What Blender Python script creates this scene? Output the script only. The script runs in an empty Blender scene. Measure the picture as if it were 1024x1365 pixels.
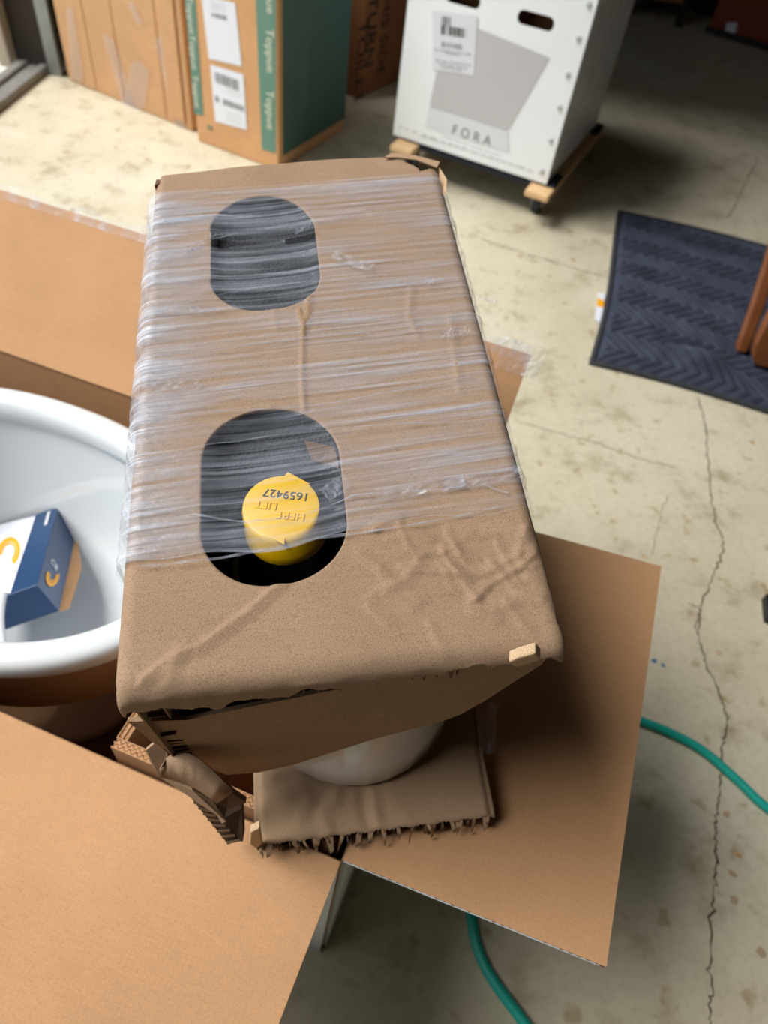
import bpy, bmesh, math, random
import numpy as np
from mathutils import Matrix, Vector

S = bpy.context.scene
COL = S.collection
rng = random.Random(7)
nrng = np.random.default_rng(11)

# ------------------------------------------------------------------ camera
F, CX, CY, CAMH = 946.0, 512.0, 682.5, 1.2
NAD = (380.0, 1473.0)                       # where plumb lines meet in the photograph
_d = np.array([NAD[0]-CX, NAD[1]-CY, F]); _d /= np.linalg.norm(_d)
_up = -_d
_fy = np.array([0, 0, 1.0]) - _up[2]*_up; _fy /= np.linalg.norm(_fy)
RM = np.stack([np.cross(_fy, _up), _fy, _up])      # camera ray -> world
CAM = np.array([0, 0, CAMH])

cd = bpy.data.cameras.new('camera'); cam = bpy.data.objects.new('camera', cd); COL.objects.link(cam)
cd.sensor_fit = 'AUTO'; cd.sensor_width = 36.0; cd.lens = F/1365.0*36.0
cd.clip_start = 0.02; cd.clip_end = 100
xa, ya, za = RM[:, 0], -RM[:, 1], -RM[:, 2]
cam.matrix_world = Matrix(((xa[0], ya[0], za[0], 0), (xa[1], ya[1], za[1], 0), (xa[2], ya[2], za[2], CAMH), (0, 0, 0, 1)))
cd.dof.use_dof = True; cd.dof.focus_distance = 0.47; cd.dof.aperture_fstop = 7.0
S.camera = cam

# ------------------------------------------------------------------ world, light, exposure
w = bpy.data.worlds.new('world'); S.world = w; w.use_nodes = True
bg = w.node_tree.nodes['Background']; bg.inputs[0].default_value = (0.86, 0.94, 1.0, 1); bg.inputs[1].default_value = 0.60
DOOR_X, DOOR_Y0, DOOR_Y1, DOOR_Z = -1.64, -1.0, 3.03, 5.0
la = bpy.data.lights.new('door_daylight', 'AREA'); la.shape = 'RECTANGLE'; la.size = DOOR_Y1-DOOR_Y0; la.size_y = DOOR_Z
la.cycles.is_portal = True
lo = bpy.data.objects.new('door_daylight', la); COL.objects.link(lo)
lo.matrix_world = Matrix(((0, 0, -1, DOOR_X-0.12), (1, 0, 0, (DOOR_Y0+DOOR_Y1)/2), (0, -1, 0, DOOR_Z/2), (0, 0, 0, 1)))
sl = bpy.data.lights.new('hazy_sun', 'SUN'); sl.energy = 2.55; sl.angle = math.radians(36); sl.color = (1.0, 0.98, 0.945)
so = bpy.data.objects.new('hazy_sun', sl); COL.objects.link(so)
so.rotation_euler = Vector((-.56, -.06, .83)).to_track_quat('Z', 'Y').to_euler()
S.view_settings.view_transform = 'Standard'; S.view_settings.look = 'None'
S.view_settings.gamma = 1.0; S.view_settings.use_curve_mapping = False
S.view_settings.exposure = 0.84

# ------------------------------------------------------------------ placing helpers (points on real planes)
def ray(px, py): return RM @ np.array([px-CX, py-CY, F])
def P(px, py, z=0.0):
    v = ray(px, py); return CAM + v*((z-CAMH)/v[2])
def onpl(px, py, p0, n):
    v = ray(px, py); return CAM + v*(float(np.dot(np.array(p0)-CAM, n))/float(np.dot(v, n)))
def unit(v): v = np.array(v, float); return v/np.linalg.norm(v)

# ------------------------------------------------------------------ materials
def lin(c):
    return tuple((x/12.92 if x <= 0.04045 else ((x+0.055)/1.055)**2.4) for x in [v/255 for v in c]) + (1,)
MATS = {}
class NT:
    def __init__(s, name):
        m = bpy.data.materials.new(name); m.use_nodes = True; s.m = m; s.t = m.node_tree; s.b = s.t.nodes['Principled BSDF']; s.out = s.t.nodes['Material Output']
        MATS[name] = m
    def n(s, typ, **kw):
        nd = s.t.nodes.new(typ)
        for k, v in kw.items():
            if k.startswith('i_'):
                key = k[2:]; key = int(key) if key.isdigit() else key.replace('_', ' ')
                nd.inputs[key].default_value = v
            else: setattr(nd, k, v)
        return nd
    def l(s, a, b): s.t.links.new(a, b)
    def coord(s, scale=(1, 1, 1), kind='Object', rot=(0, 0, 0)):
        tc = s.n('ShaderNodeTexCoord'); mp = s.n('ShaderNodeMapping'); mp.inputs['Scale'].default_value = scale; mp.inputs['Rotation'].default_value = rot
        s.l(tc.outputs[kind], mp.inputs[0]); return mp.outputs[0]
    def noise(s, co, scale, detail=4, rough=0.55):
        nd = s.n('ShaderNodeTexNoise'); nd.inputs['Scale'].default_value = scale; nd.inputs['Detail'].default_value = detail; nd.inputs['Roughness'].default_value = rough
        s.l(co, nd.inputs['Vector']); return nd.outputs['Fac']
    def ramp(s, fac, stops):
        r = s.n('ShaderNodeValToRGB'); e = r.color_ramp.elements
        while len(e) < len(stops): e.new(0.5)
        for el, (p, c) in zip(e, stops): el.position = p; el.color = c if len(c) == 4 else tuple(c)+(1,)
        s.l(fac, r.inputs[0]); return r.outputs[0]
    def mix(s, fac, a, b, mode='MIX'):
        m = s.n('ShaderNodeMix'); m.data_type = 'RGBA'; m.blend_type = mode
        for v, i in ((fac, 0), (a, 6), (b, 7)):
            if hasattr(v, 'node'): s.l(v, m.inputs[i])
            else: m.inputs[i].default_value = v
        return m.outputs[2]
    def bump(s, h, strength=0.3, dist=0.001):
        b = s.n('ShaderNodeBump'); b.inputs['Strength'].default_value = strength; b.inputs['Distance'].default_value = dist
        s.l(h, b.inputs['Height']); s.l(b.outputs[0], s.b.inputs['Normal']); return b

def plain(name, rgb, rough=0.5, metal=0, spec=0.5, var=0.0, vscale=20, coat=0):
    t = NT(name); t.b.inputs['Roughness'].default_value = rough; t.b.inputs['Metallic'].default_value = metal
    t.b.inputs['Specular IOR Level'].default_value = spec; t.b.inputs['Coat Weight'].default_value = coat
    c = lin(rgb)
    if var:
        f = t.noise(t.coord(), vscale, 4)
        t.l(t.ramp(f, [(0.3, tuple(x*(1-var) for x in c[:3])), (0.7, tuple(min(1, x*(1+var)) for x in c[:3]))]), t.b.inputs['Base Color'])
    else: t.b.inputs['Base Color'].default_value = c
    return t.m

def kraft(name, rgb, stripes=0, stripe_rot=0, speck=0.12, grain=900, blot=7):
    t = NT(name); t.b.inputs['Roughness'].default_value = 0.82; t.b.inputs['Specular IOR Level'].default_value = 0.25
    c = lin(rgb)[:3]; co = t.coord()
    big = t.noise(co, blot, 3); fib = t.noise(co, grain, 3, 0.7); st = t.noise(t.coord((60, 700, 60)), 1.0, 3, 0.6)
    base = t.ramp(big, [(0.3, tuple(x*0.93 for x in c)), (0.72, tuple(x*1.06 for x in c))])
    f2 = t.ramp(fib, [(0.3, (1-speck*2.2,)*3), (0.5, (1, 1, 1)), (0.75, (1+speck,)*3)])
    f3 = t.ramp(st, [(0.3, (0.95,)*3), (0.7, (1.04,)*3)])
    col = t.mix(1.0, t.mix(1.0, base, f2, 'MULTIPLY'), f3, 'MULTIPLY')
    t.l(col, t.b.inputs['Base Color'])
    ad = t.n('ShaderNodeMath', operation='MULTIPLY'); ad.inputs[1].default_value = 0.25; t.l(fib, ad.inputs[0])
    h = ad.outputs[0]
    if stripes:
        wv = t.n('ShaderNodeTexWave'); wv.inputs['Scale'].default_value = stripes; wv.inputs['Distortion'].default_value = 3.0; wv.inputs['Detail'].default_value = 2; wv.inputs['Detail Scale'].default_value = 0.6
        t.l(t.coord(rot=(0, 0, stripe_rot)), wv.inputs['Vector'])
        sc2 = t.n('ShaderNodeMath', operation='MULTIPLY'); sc2.inputs[1].default_value = 0.16; t.l(wv.outputs['Fac'], sc2.inputs[0]); a2 = t.n('ShaderNodeMath', operation='ADD'); t.l(h, a2.inputs[0]); t.l(sc2.outputs[0], a2.inputs[1]); h = a2.outputs[0]
    t.bump(h, 0.35, 0.0006)
    return t.m

M_top = kraft('kraft_carton_grey', (162, 134, 108), speck=0.2, grain=1100)
M_pad = kraft('kraft_pad_paper', (176, 146, 116), speck=0.1)
M_flap = kraft('kraft_flap_inside', (190, 146, 106), stripes=55, speck=0.07, grain=600)
M_coreshaded = kraft('kraft_core_shaded', (74, 56, 42), speck=0.1)  # darker copy of the core kraft, recess shade mixed into the colour
M_core = kraft('kraft_core', (108, 82, 60), speck=0.1)
M_torn = kraft('kraft_torn_fibre', (214, 182, 146), speck=0.25, grain=1500)
M_box = kraft('kraft_box_plain', (200, 156, 114), stripes=18, speck=0.06, grain=300)
M_box2 = kraft('kraft_box_printed', (208, 160, 114), speck=0.05, grain=300)
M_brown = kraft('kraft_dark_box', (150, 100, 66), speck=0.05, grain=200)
M_redbox = kraft('kraft_red_box', (140, 70, 52), speck=0.05, grain=200)
M_white_out = plain('white_board', (196, 198, 198), 0.6, var=0.04)
M_fora = plain('white_print_board', (243, 248, 252), 0.38, var=0.015, vscale=6, coat=0.3)
M_ceramic = plain('white_ceramic', (222, 227, 230), 0.08, spec=0.6, coat=0.5)
M_blackfoam = NT('black_foam')
_t = M_blackfoam; _t.b.inputs['Roughness'].default_value = 0.9
_v = _t.n('ShaderNodeTexVoronoi'); _v.inputs['Scale'].default_value = 420; _t.l(_t.coord(), _v.inputs['Vector'])
_t.l(_t.ramp(_v.outputs['Distance'], [(0.1, (0.006, 0.006, 0.008)), (0.7, (0.03, 0.032, 0.037))]), _t.b.inputs['Base Color']); _t.bump(_v.outputs['Distance'], 0.6, 0.002); M_blackfoam = _t.m
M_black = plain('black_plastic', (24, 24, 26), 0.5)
M_rubber = plain('black_rubber', (30, 30, 33), 0.7, var=0.2)
M_yellow = plain('yellow_plastic', (250, 200, 8), 0.38, spec=0.5, var=0.04, vscale=60)
M_ink = plain('black_ink', (28, 28, 26), 0.6)
M_inkgrey = plain('grey_ink', (120, 122, 126), 0.6)
M_inkfaint = plain('faint_grey_ink', (196, 199, 202), 0.6)
M_photo_grey = plain('printed_grey_product', (198, 197, 201), 0.4, var=0.03, vscale=4)
M_photo_light = plain('printed_pale_floor', (224, 227, 235), 0.4)
M_photo_dark = plain('printed_dark_line', (128, 126, 130), 0.4)
M_label = plain('white_label_paper', (226, 229, 238), 0.5)
M_pink = plain('pink_label_border', (226, 206, 208), 0.5)
M_teal = plain('teal_print', (94, 134, 118), 0.55, var=0.05, vscale=8)
M_tealprint = plain('pale_lettering', (216, 214, 194), 0.6)
M_lettershaded = plain('shaded_lettering', (78, 104, 90), 0.6)  # lettering darkened to sit in the shade painted on the carton's side
M_wood = plain('pale_wood', (222, 184, 136), 0.6, var=0.08, vscale=14)
M_carpet = plain('dark_carpet_pad', (36, 38, 46), 0.95, var=0.25, vscale=300)
M_blue = plain('navy_gloss_card', (26, 62, 104), 0.3, var=0.06, vscale=30, coat=0.3)
M_orange = plain('orange_print', (246, 172, 24), 0.4)
M_brownwood = plain('brown_varnished_wood', (126, 74, 40), 0.42, var=0.15, vscale=18, coat=0.15)
M_hose = plain('teal_green_hose', (22, 168, 152), 0.42, spec=0.5)
M_metal = plain('galvanised_metal', (150, 153, 150), 0.45, metal=0.6, var=0.1)
M_trim = plain('tan_painted_trim', (176, 160, 138), 0.6, var=0.06)
M_wall = plain('garage_wall_paint', (62, 52, 42), 0.85, var=0.05, vscale=4)
M_ceil = plain('garage_ceiling', (70, 60, 50), 0.9, var=0.04, vscale=3)
M_slate = plain('slate_grey_plastic', (64, 66, 76), 0.5, var=0.06)
M_dkgrey = plain('dark_grey_fabric', (48, 48, 54), 0.85, var=0.2, vscale=120)
M_greypanel = plain('pale_grey_panel', (170, 174, 164), 0.5)

# concrete
t = NT('concrete_floor'); t.b.inputs['Specular IOR Level'].default_value = 0.35
co = t.coord()
n1 = t.noise(co, 1.6, 6, 0.6); n2 = t.noise(co, 9, 6, 0.65); n3 = t.noise(co, 70, 4, 0.6); n4 = t.noise(t.coord((1, 1, 1)), 22, 2, 0.5)
base = t.ramp(n1, [(0.3, lin((190, 180, 155))), (0.5, lin((204, 195, 171))), (0.72, lin((213, 206, 185)))])
c2 = t.ramp(n2, [(0.30, (0.66, 0.61, 0.53)), (0.46, (1, 1, 1)), (0.75, (1.05, 1.05, 1.05))])
c3 = t.ramp(n3, [(0.25, (0.86, 0.85, 0.83)), (0.5, (1, 1, 1)), (0.8, (1.05, 1.05, 1.04))])
c4 = t.ramp(n4, [(0.63, (1, 1, 1)), (0.72, (0.74, 0.66, 0.56))])
col = t.mix(1.0, t.mix(1.0, t.mix(1.0, base, c2, 'MULTIPLY'), c3, 'MULTIPLY'), c4, 'MULTIPLY')
t.l(col, t.b.inputs['Base Color'])
t.l(t.ramp(n2, [(0.3, (0.45,)*3), (0.7, (0.65,)*3)]), t.b.inputs['Roughness']); t.bump(n3, 0.25, 0.002); M_floor = t.m
M_crack = plain('crack_dark', (84, 74, 60), 0.95, var=0.3, vscale=60)
M_crackfaint = plain('crack_faint', (150, 140, 118), 0.9, var=0.2, vscale=60)
M_stain = plain('oil_stain', (176, 154, 124), 0.6, var=0.2, vscale=30)
M_stain2 = plain('rust_stain', (190, 150, 96), 0.7, var=0.2, vscale=60)
M_bluepaint = plain('blue_paint_spot', (74, 112, 150), 0.6)
t = NT('outside_gravel'); f = t.noise(t.coord(), 60, 4); t.l(t.ramp(f, [(0.3, lin((190, 184, 168))), (0.7, lin((238, 234, 220)))]), t.b.inputs['Base Color']); t.b.inputs['Roughness'].default_value = 0.9; M_out = t.m

# stretch film: clear, layered, milky where strands of it bunch up
def film_mat(name, lo_a, hi_a, sx=5.0, sy=260.0, fade=None):
    t = NT(name); t.b.inputs['Base Color'].default_value = (0.62, 0.67, 0.78, 1); t.b.inputs['Roughness'].default_value = 0.14
    t.b.inputs['Specular IOR Level'].default_value = 0.8
    co = t.coord((sx, sy, 1), 'UV'); a = t.noise(co, 1.0, 4, 0.65); co2 = t.coord((sx*1.7, sy*0.16, 1), 'UV'); b = t.noise(co2, 1.0, 3, 0.6)
    ra = t.ramp(a, [(0.36, (lo_a,)*3), (0.52, ((lo_a+hi_a)*0.42,)*3), (0.74, (hi_a,)*3)])
    rb = t.ramp(b, [(0.34, (0.16,)*3), (0.5, (0.8,)*3), (0.66, (1.7,)*3)])
    al = t.mix(1.0, ra, rb, 'MULTIPLY')
    if fade:
        sep = t.n('ShaderNodeSeparateXYZ'); tc_ = t.n('ShaderNodeTexCoord'); t.l(tc_.outputs['UV'], sep.inputs[0])
        mr = t.n('ShaderNodeMapRange'); mr.inputs['From Min'].default_value = fade[0]; mr.inputs['From Max'].default_value = fade[1]; mr.inputs['To Min'].default_value = 1.0; mr.inputs['To Max'].default_value = 0.0
        t.l(sep.outputs[0], mr.inputs[0]); al = t.mix(1.0, al, mr.outputs[0], 'MULTIPLY')
    tr = t.n('ShaderNodeBsdfTransparent'); mx = t.n('ShaderNodeMixShader')
    t.l(al, mx.inputs[0]); t.l(tr.outputs[0], mx.inputs[1]); t.l(t.b.outputs[0], mx.inputs[2]); t.l(mx.outputs[0], t.out.inputs['Surface'])
    cr = t.noise(t.coord((90, 160, 1), 'UV'), 1.0, 3, 0.6)
    ad = t.n('ShaderNodeMath', operation='ADD'); t.l(a, ad.inputs[0]); t.l(cr, ad.inputs[1])
    t.bump(ad.outputs[0], 0.9, 0.0012)
    return t.m
M_film = film_mat('stretch_film', 0.04, 0.46, 3.0, 230.0)
M_filmthick = film_mat('stretch_film_bunched', 0.15, 0.85, 5.0, 300.0, fade=(-.130, -.072))
M_tape = film_mat('clear_tape', 0.10, 0.36, 30, 30)
M_filmsoft = film_mat('clear_wrap', 0.05, 0.25, 20, 60)

# ------------------------------------------------------------------ mesh helpers
def mesh_obj(name, verts, faces, mat, parent=None, smooth=False, uv=None):
    me = bpy.data.meshes.new(name); me.from_pydata([tuple(map(float, v)) for v in verts], [], [tuple(f) for f in faces]); me.update()
    o = bpy.data.objects.new(name, me); COL.objects.link(o)
    if mat: me.materials.append(mat)
    if parent is not None: o.parent = parent
    if smooth: me.polygons.foreach_set('use_smooth', [True]*len(me.polygons))
    if uv is not None:
        lay = me.uv_layers.new(name='UVMap'); li = np.zeros(len(me.loops), dtype=np.int32); me.loops.foreach_get('vertex_index', li)
        lay.data.foreach_set('uv', np.asarray(uv, dtype=np.float32)[li].ravel())
    return o
def tag(o, label=None, cat=None, group=None, kind=None):
    if label: o['label'] = label
    if cat: o['category'] = cat
    if group: o['group'] = group
    if kind: o['kind'] = kind
    return o
def empty(name, loc=(0, 0, 0), axes=None):
    o = bpy.data.objects.new(name, None); o.empty_display_size = 0.05; COL.objects.link(o)
    if axes is None: o.matrix_world = Matrix.Translation(Vector(tuple(loc)))
    else:
        a, b, c = axes
        o.matrix_world = Matrix(((a[0], b[0], c[0], loc[0]), (a[1], b[1], c[1], loc[1]), (a[2], b[2], c[2], loc[2]), (0, 0, 0, 1)))
    return o
class MB:
    def __init__(s): s.v = []; s.f = []
    def add(s, vs, fs):
        k = len(s.v); s.v += [tuple(map(float, v)) for v in vs]; s.f += [tuple(i+k for i in f) for f in fs]
    def box(s, c, size, ax=None):
        c = np.array(c, float); hx, hy, hz = [q/2 for q in size]; A = np.eye(3) if ax is None else np.array(ax, float)
        vs = [c + A[0]*x*hx + A[1]*y*hy + A[2]*z*hz for z in (-1, 1) for x, y in ((-1, -1), (1, -1), (1, 1), (-1, 1))]
        s.add(vs, [(3, 2, 1, 0), (4, 5, 6, 7), (0, 1, 5, 4), (1, 2, 6, 5), (2, 3, 7, 6), (3, 0, 4, 7)])
    def prism(s, pts, off):
        n = len(pts); pts = [np.array(p, float) for p in pts]; off = np.array(off, float)
        s.add(pts + [p+off for p in pts], [tuple(range(n))[::-1], tuple(range(n, 2*n))] + [(i, (i+1) % n, (i+1) % n+n, i+n) for i in range(n)])
    def tube(s, path, r, seg=10, cap=True):
        path = [np.array(p, float) for p in path]; n = len(path); up = np.array([0, 0, 1.0]); vs = []
        rs = r if hasattr(r, '__len__') else [r]*n
        for i, p in enumerate(path):
            t_ = unit(path[min(i+1, n-1)]-path[max(i-1, 0)]); a = np.cross(t_, up)
            if np.linalg.norm(a) < 1e-3: a = np.cross(t_, [1, 0, 0])
            a = unit(a); b = np.cross(t_, a)
            vs += [p + rs[i]*(math.cos(q)*a + math.sin(q)*b) for q in [2*math.pi*j/seg for j in range(seg)]]
        fs = [(i*seg+j, i*seg+(j+1) % seg, (i+1)*seg+(j+1) % seg, (i+1)*seg+j) for i in range(n-1) for j in range(seg)]
        if cap: fs += [tuple(range(seg))[::-1], tuple(range((n-1)*seg, n*seg))]
        s.add(vs, fs)
    def loops(s, rings, closed=True, cap0=False, cap1=False):
        n = len(rings[0]); m = len(rings); vs = [p for r_ in rings for p in r_]; k = n if closed else n-1
        fs = [(i*n+j, i*n+(j+1) % n, (i+1)*n+(j+1) % n, (i+1)*n+j) for i in range(m-1) for j in range(k)]
        if cap0: fs.append(tuple(range(n))[::-1])
        if cap1: fs.append(tuple(range((m-1)*n, m*n)))
        s.add(vs, fs)
    def build(s, name, mat, parent=None, smooth=False, bevel=0, bseg=2):
        o = mesh_obj(name, s.v, s.f, mat, parent, smooth)
        bm = bmesh.new(); bm.from_mesh(o.data); bmesh.ops.recalc_face_normals(bm, faces=bm.faces); bm.to_mesh(o.data); bm.free()
        if bevel:
            m = o.modifiers.new('bevel', 'BEVEL'); m.width = bevel; m.segments = bseg; m.limit_method = 'ANGLE'
        return o
def box_part(name, c, size, mat, parent=None, ax=None, bevel=0.0):
    m = MB(); m.box(c, size, ax); return m.build(name, mat, parent, bevel=bevel)
def grid_faces(nu, nv):
    i = np.arange((nu-1)*(nv-1)); a = (i//(nu-1))*nu + i % (nu-1)
    return np.stack([a, a+1, a+1+nu, a+nu], 1)
def fill_holes(name, outer, holes, org, ax, ay, thick, mat, parent=None):
    """flat panel with real holes, given in 2-D, extruded by thick along ax x ay"""
    bm = bmesh.new(); ed = []
    az = np.cross(ax, ay)
    for lp in [outer]+holes:
        vs = [bm.verts.new(tuple(np.array(org)+np.array(ax)*p[0]+np.array(ay)*p[1])) for p in lp]
        ed += [bm.edges.new((vs[i], vs[(i+1) % len(vs)])) for i in range(len(vs))]
    bmesh.ops.triangle_fill(bm, use_beauty=True, edges=ed)
    r_ = bmesh.ops.extrude_face_region(bm, geom=list(bm.faces))
    bmesh.ops.translate(bm, vec=Vector(tuple(az*thick)), verts=[g for g in r_['geom'] if isinstance(g, bmesh.types.BMVert)])
    bmesh.ops.recalc_face_normals(bm, faces=bm.faces)
    me = bpy.data.meshes.new(name); bm.to_mesh(me); bm.free(); me.materials.append(mat)
    o = bpy.data.objects.new(name, me); COL.objects.link(o)
    if parent is not None: o.parent = parent
    return o
def stadium(cx, cy, hx, hy, r_, n=10):
    pts = []
    for sx, sy, a0 in ((1, -1, -90), (1, 1, 0), (-1, 1, 90), (-1, -1, 180)):
        for k in range(n+1):
            a = math.radians(a0 + 90*k/n); pts.append((cx+sx*(hx-r_)+r_*math.cos(a), cy+sy*(hy-r_)+r_*math.sin(a)))
    return pts
def decal(name, pix, p0, n, mat, parent, lift=0.001, thick=0.0006):
    """flat printed patch lying on the plane (p0, n), its outline read off the photograph"""
    n = np.array(n, float); inv = np.linalg.inv(np.array(parent.matrix_world)) if parent is not None else np.eye(4)
    pts = [onpl(x, y, p0, n)+n*lift for x, y in pix]
    pts = [(inv @ np.append(q, 1))[:3] for q in pts]; nn = inv[:3, :3] @ n
    m = MB(); m.prism(pts, nn*thick); return m.build(name, mat, parent)
def text_part(name, body, size, org, ax, ay, mat, parent, ext=0.0004):
    """lettering mesh: baseline start org, along ax, letters up ay"""
    cu = bpy.data.curves.new(name, 'FONT'); cu.body = body; cu.size = size; cu.extrude = ext; cu.align_x = 'CENTER'; cu.align_y = 'CENTER'
    tmp = bpy.data.objects.new('tmp_text', cu); COL.objects.link(tmp); bpy.context.view_layer.update()
    me = bpy.data.meshes.new_from_object(tmp.evaluated_get(bpy.context.evaluated_depsgraph_get()))
    bpy.data.objects.remove(tmp); bpy.data.curves.remove(cu)
    me.name = name; me.materials.clear(); me.materials.append(mat)
    ax = unit(ax); ay = np.array(ay, float); ay = unit(ay-ax*np.dot(ax, ay)); az = np.cross(ax, ay)
    inv = np.linalg.inv(np.array(parent.matrix_world))
    M = np.eye(4); M[:3, 0] = ax; M[:3, 1] = ay; M[:3, 2] = az; M[:3, 3] = org
    me.transform(Matrix((inv @ M).tolist()))
    o = bpy.data.objects.new(name, me); COL.objects.link(o); o.parent = parent; o['kind'] = 'stuff'; return o
bpy.context.view_layer.update()

# ================================================================== the garage
def struct(o): o['kind'] = 'structure'; return o
fl = struct(mesh_obj('floor', [(DOOR_X, -2.2, 0), (3.6, -2.2, 0), (3.6, 7.2, 0), (DOOR_X, 7.2, 0), (DOOR_X, -2.2, -.1), (3.6, -2.2, -.1), (3.6, 7.2, -.1), (DOOR_X, 7.2, -.1)],
     [(0, 1, 2, 3), (7, 6, 5, 4), (0, 4, 5, 1), (1, 5, 6, 2), (2, 6, 7, 3), (3, 7, 4, 0)], M_floor))
tag(fl, 'stained pale concrete garage floor with a long jagged crack', 'floor')
def ribbon(name, pix, wid, mat, jag=0.004, z=0.0006, sub=10):
    pts = [P(x, y, 0)[:2] for x, y in pix]; path = []
    for a, b in zip(pts[:-1], pts[1:]):
        for k in range(sub): path.append(a+(b-a)*k/sub)
    path.append(pts[-1]); path = np.array(path); n = len(path)
    path += nrng.normal(0, jag, path.shape)
    vs, fs = [], []
    for i in range(n):
        t_ = path[min(i+1, n-1)]-path[max(i-1, 0)]; t_ = t_/np.linalg.norm(t_); nn = np.array([-t_[1], t_[0]])
        w_ = wid*(0.45+nrng.random()*1.0)
        vs += [(*(path[i]+nn*w_/2), z), (*(path[i]-nn*w_/2), z)]
    fs = [(2*i, 2*i+1, 2*i+3, 2*i+2) for i in range(n-1)]
    o = mesh_obj(name, vs, fs, mat, fl); return o
ribbon('crack', [(930, 530), (942, 575), (947, 660), (955, 700), (966, 724), (950, 770), (936, 800), (930, 840), (938, 880), (958, 920), (970, 955), (962, 1000), (962, 1030), (955, 1080), (953, 1110), (957, 1150), (950, 1200), (946, 1280), (948, 1330), (945, 1365), (944, 1420)], 0.0030, M_crack, 0.0022)
ribbon('crack', [(918, 805), (934, 812), (926, 838)], 0.0022, M_crack, 0.002)
ribbon('crack', [(690, 562), (760, 582), (800, 592), (850, 612), (900, 622)], 0.0035, M_crackfaint, 0.003)
ribbon('crack', [(640, 318), (700, 338), (760, 356), (812, 372)], 0.005, M_crackfaint, 0.002)
ribbon('crack', [(1010, 210), (985, 262), (972, 290)], 0.005, M_crackfaint, 0.003)
ribbon('crack', [(868, 740), (880, 690), (890, 660)], 0.002, M_crackfaint, 0.002)
def blot(name, px, py, r_, mat, asp=1.0):
    c = P(px, py, 0); n = 16; ph = nrng.random(3)*6.28
    vs = [(c[0]+r_*(1+.22*math.sin(2*a+ph[0])+.15*math.sin(3*a+ph[1])+.08*math.sin(5*a+ph[2]))*math.cos(a), c[1]+asp*r_*(1+.2*math.sin(2*a+ph[1])+.15*math.sin(3*a+ph[0]))*math.sin(a), 0.0005) for a in [2*math.pi*k/n for k in range(n)]]
    return mesh_obj(name, vs, [tuple(range(n))], mat, fl)
for px, py, r_ in [(958, 870, .007), (968, 1085, .007), (976, 1165, .006), (978, 1200, .008), (935, 1145, .004), (1015, 1270, .007)]:
    blot('stain', px, py, r_, M_stain)
blot('stain', 1003, 590, .006, M_stain2); blot('stain', 984, 1140, .005, M_stain2); blot('stain', 858, 742, .004, M_stain2)
blot('stain', 872, 881, .007, M_bluepaint, .6); blot('stain', 884, 887, .004, M_bluepaint)

def wall(name, lo_, hi_, mat=M_wall):
    lo_, hi_ = np.array(lo_, float), np.array(hi_, float); return struct(box_part(name, (lo_+hi_)/2, hi_-lo_, mat))
CZ = 5.3
m = MB()
for a, b in (((DOOR_X-.14, DOOR_Y1+.03, 0), (DOOR_X, 7.2, CZ)), ((DOOR_X-.14, -2.2, 0), (DOOR_X, DOOR_Y0, CZ)), ((DOOR_X-.14, DOOR_Y0, DOOR_Z), (DOOR_X, DOOR_Y1+.03, CZ))):
    a, b = np.array(a), np.array(b); m.box((a+b)/2, b-a)
tag(struct(m.build('wall_left', M_wall)), 'garage wall with the wide open door', 'wall')
tag(wall('wall_back', (DOOR_X-.14, 7.2, 0), (3.74, 7.34, CZ)), 'dim far garage wall', 'wall')
tag(wall('wall_right', (3.6, -2.2, 0), (3.74, 7.2, CZ)), 'dim side garage wall', 'wall')
tag(wall('wall_front', (DOOR_X-.14, -2.34, 0), (3.74, -2.2, CZ)), 'garage wall behind the viewer', 'wall')
tag(wall('ceiling', (DOOR_X-.14, -2.34, CZ), (3.74, 7.34, CZ+.12), M_ceil), 'garage ceiling', 'ceiling')
tag(wall('back_light_blocker', (DOOR_X, 2.98, 2.0), (3.6, 7.2, 2.12), M_ceil), 'added unseen slab that shades the back of the garage', 'light blocker')  # slab added out of view to keep door light off the back
tag(struct(box_part('ground', (-7.8, 2, -.06), (12.0, 30, .08), M_out)), 'bright gravel outside the garage door', 'ground')
# threshold rail
r0, r1 = P(0, 140, 0), P(72, 92, 0)
m = MB()
for off, wd, h0, h1 in ((-.0, .035, 0, .028), (-.04, .04, 0, .018), (-.085, .04, 0, .03)):
    m.box((DOOR_X+off-.005, (DOOR_Y0+DOOR_Y1)/2, (h0+h1)/2), (wd, DOOR_Y1-DOOR_Y0, h1-h0))
tag(struct(m.build('trim_1', plain('grey_threshold', (128, 125, 120), .55, var=.15, vscale=30), bevel=.006)), 'dark ribbed rubber threshold across the door opening', 'threshold')
tag(struct(box_part('trim_2', (DOOR_X-.155, DOOR_Y1+.0, 1.1), (.05, .06, 2.2), M_trim, bevel=.006)), 'tan painted door jamb trim', 'trim')
m = MB(); m.box((DOOR_X+.03, DOOR_Y1+.0, 1.1), (.012, .06, 2.2)); m.box((DOOR_X+.05, DOOR_Y1-.03, 1.1), (.05, .006, 2.2)); m.box((DOOR_X+.072, DOOR_Y1-.015, 1.1), (.006, .03, 2.2))
tag(struct(m.build('trim_3', M_metal, bevel=.002)), 'grey metal vertical door track beside the opening', 'door track')
# outside: slate bin
m = MB(); bc = np.array([-2.42, 3.62])
rings = []
for z, s_ in ((-.015, .22), (.02, .25), (.6, .29), (.62, .31), (.66, .31)):
    rings.append([(bc[0]+x*s_/.3, bc[1]+y*s_/.3, z) for x, y in stadium(0, 0, .3, .3, .08, 5)])
m.loops(rings, cap0=True, cap1=True)
ob = m.build('storage_bin', M_slate, bevel=.004); tag(ob, 'slate grey plastic bin standing outside the garage door', 'bin')

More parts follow.
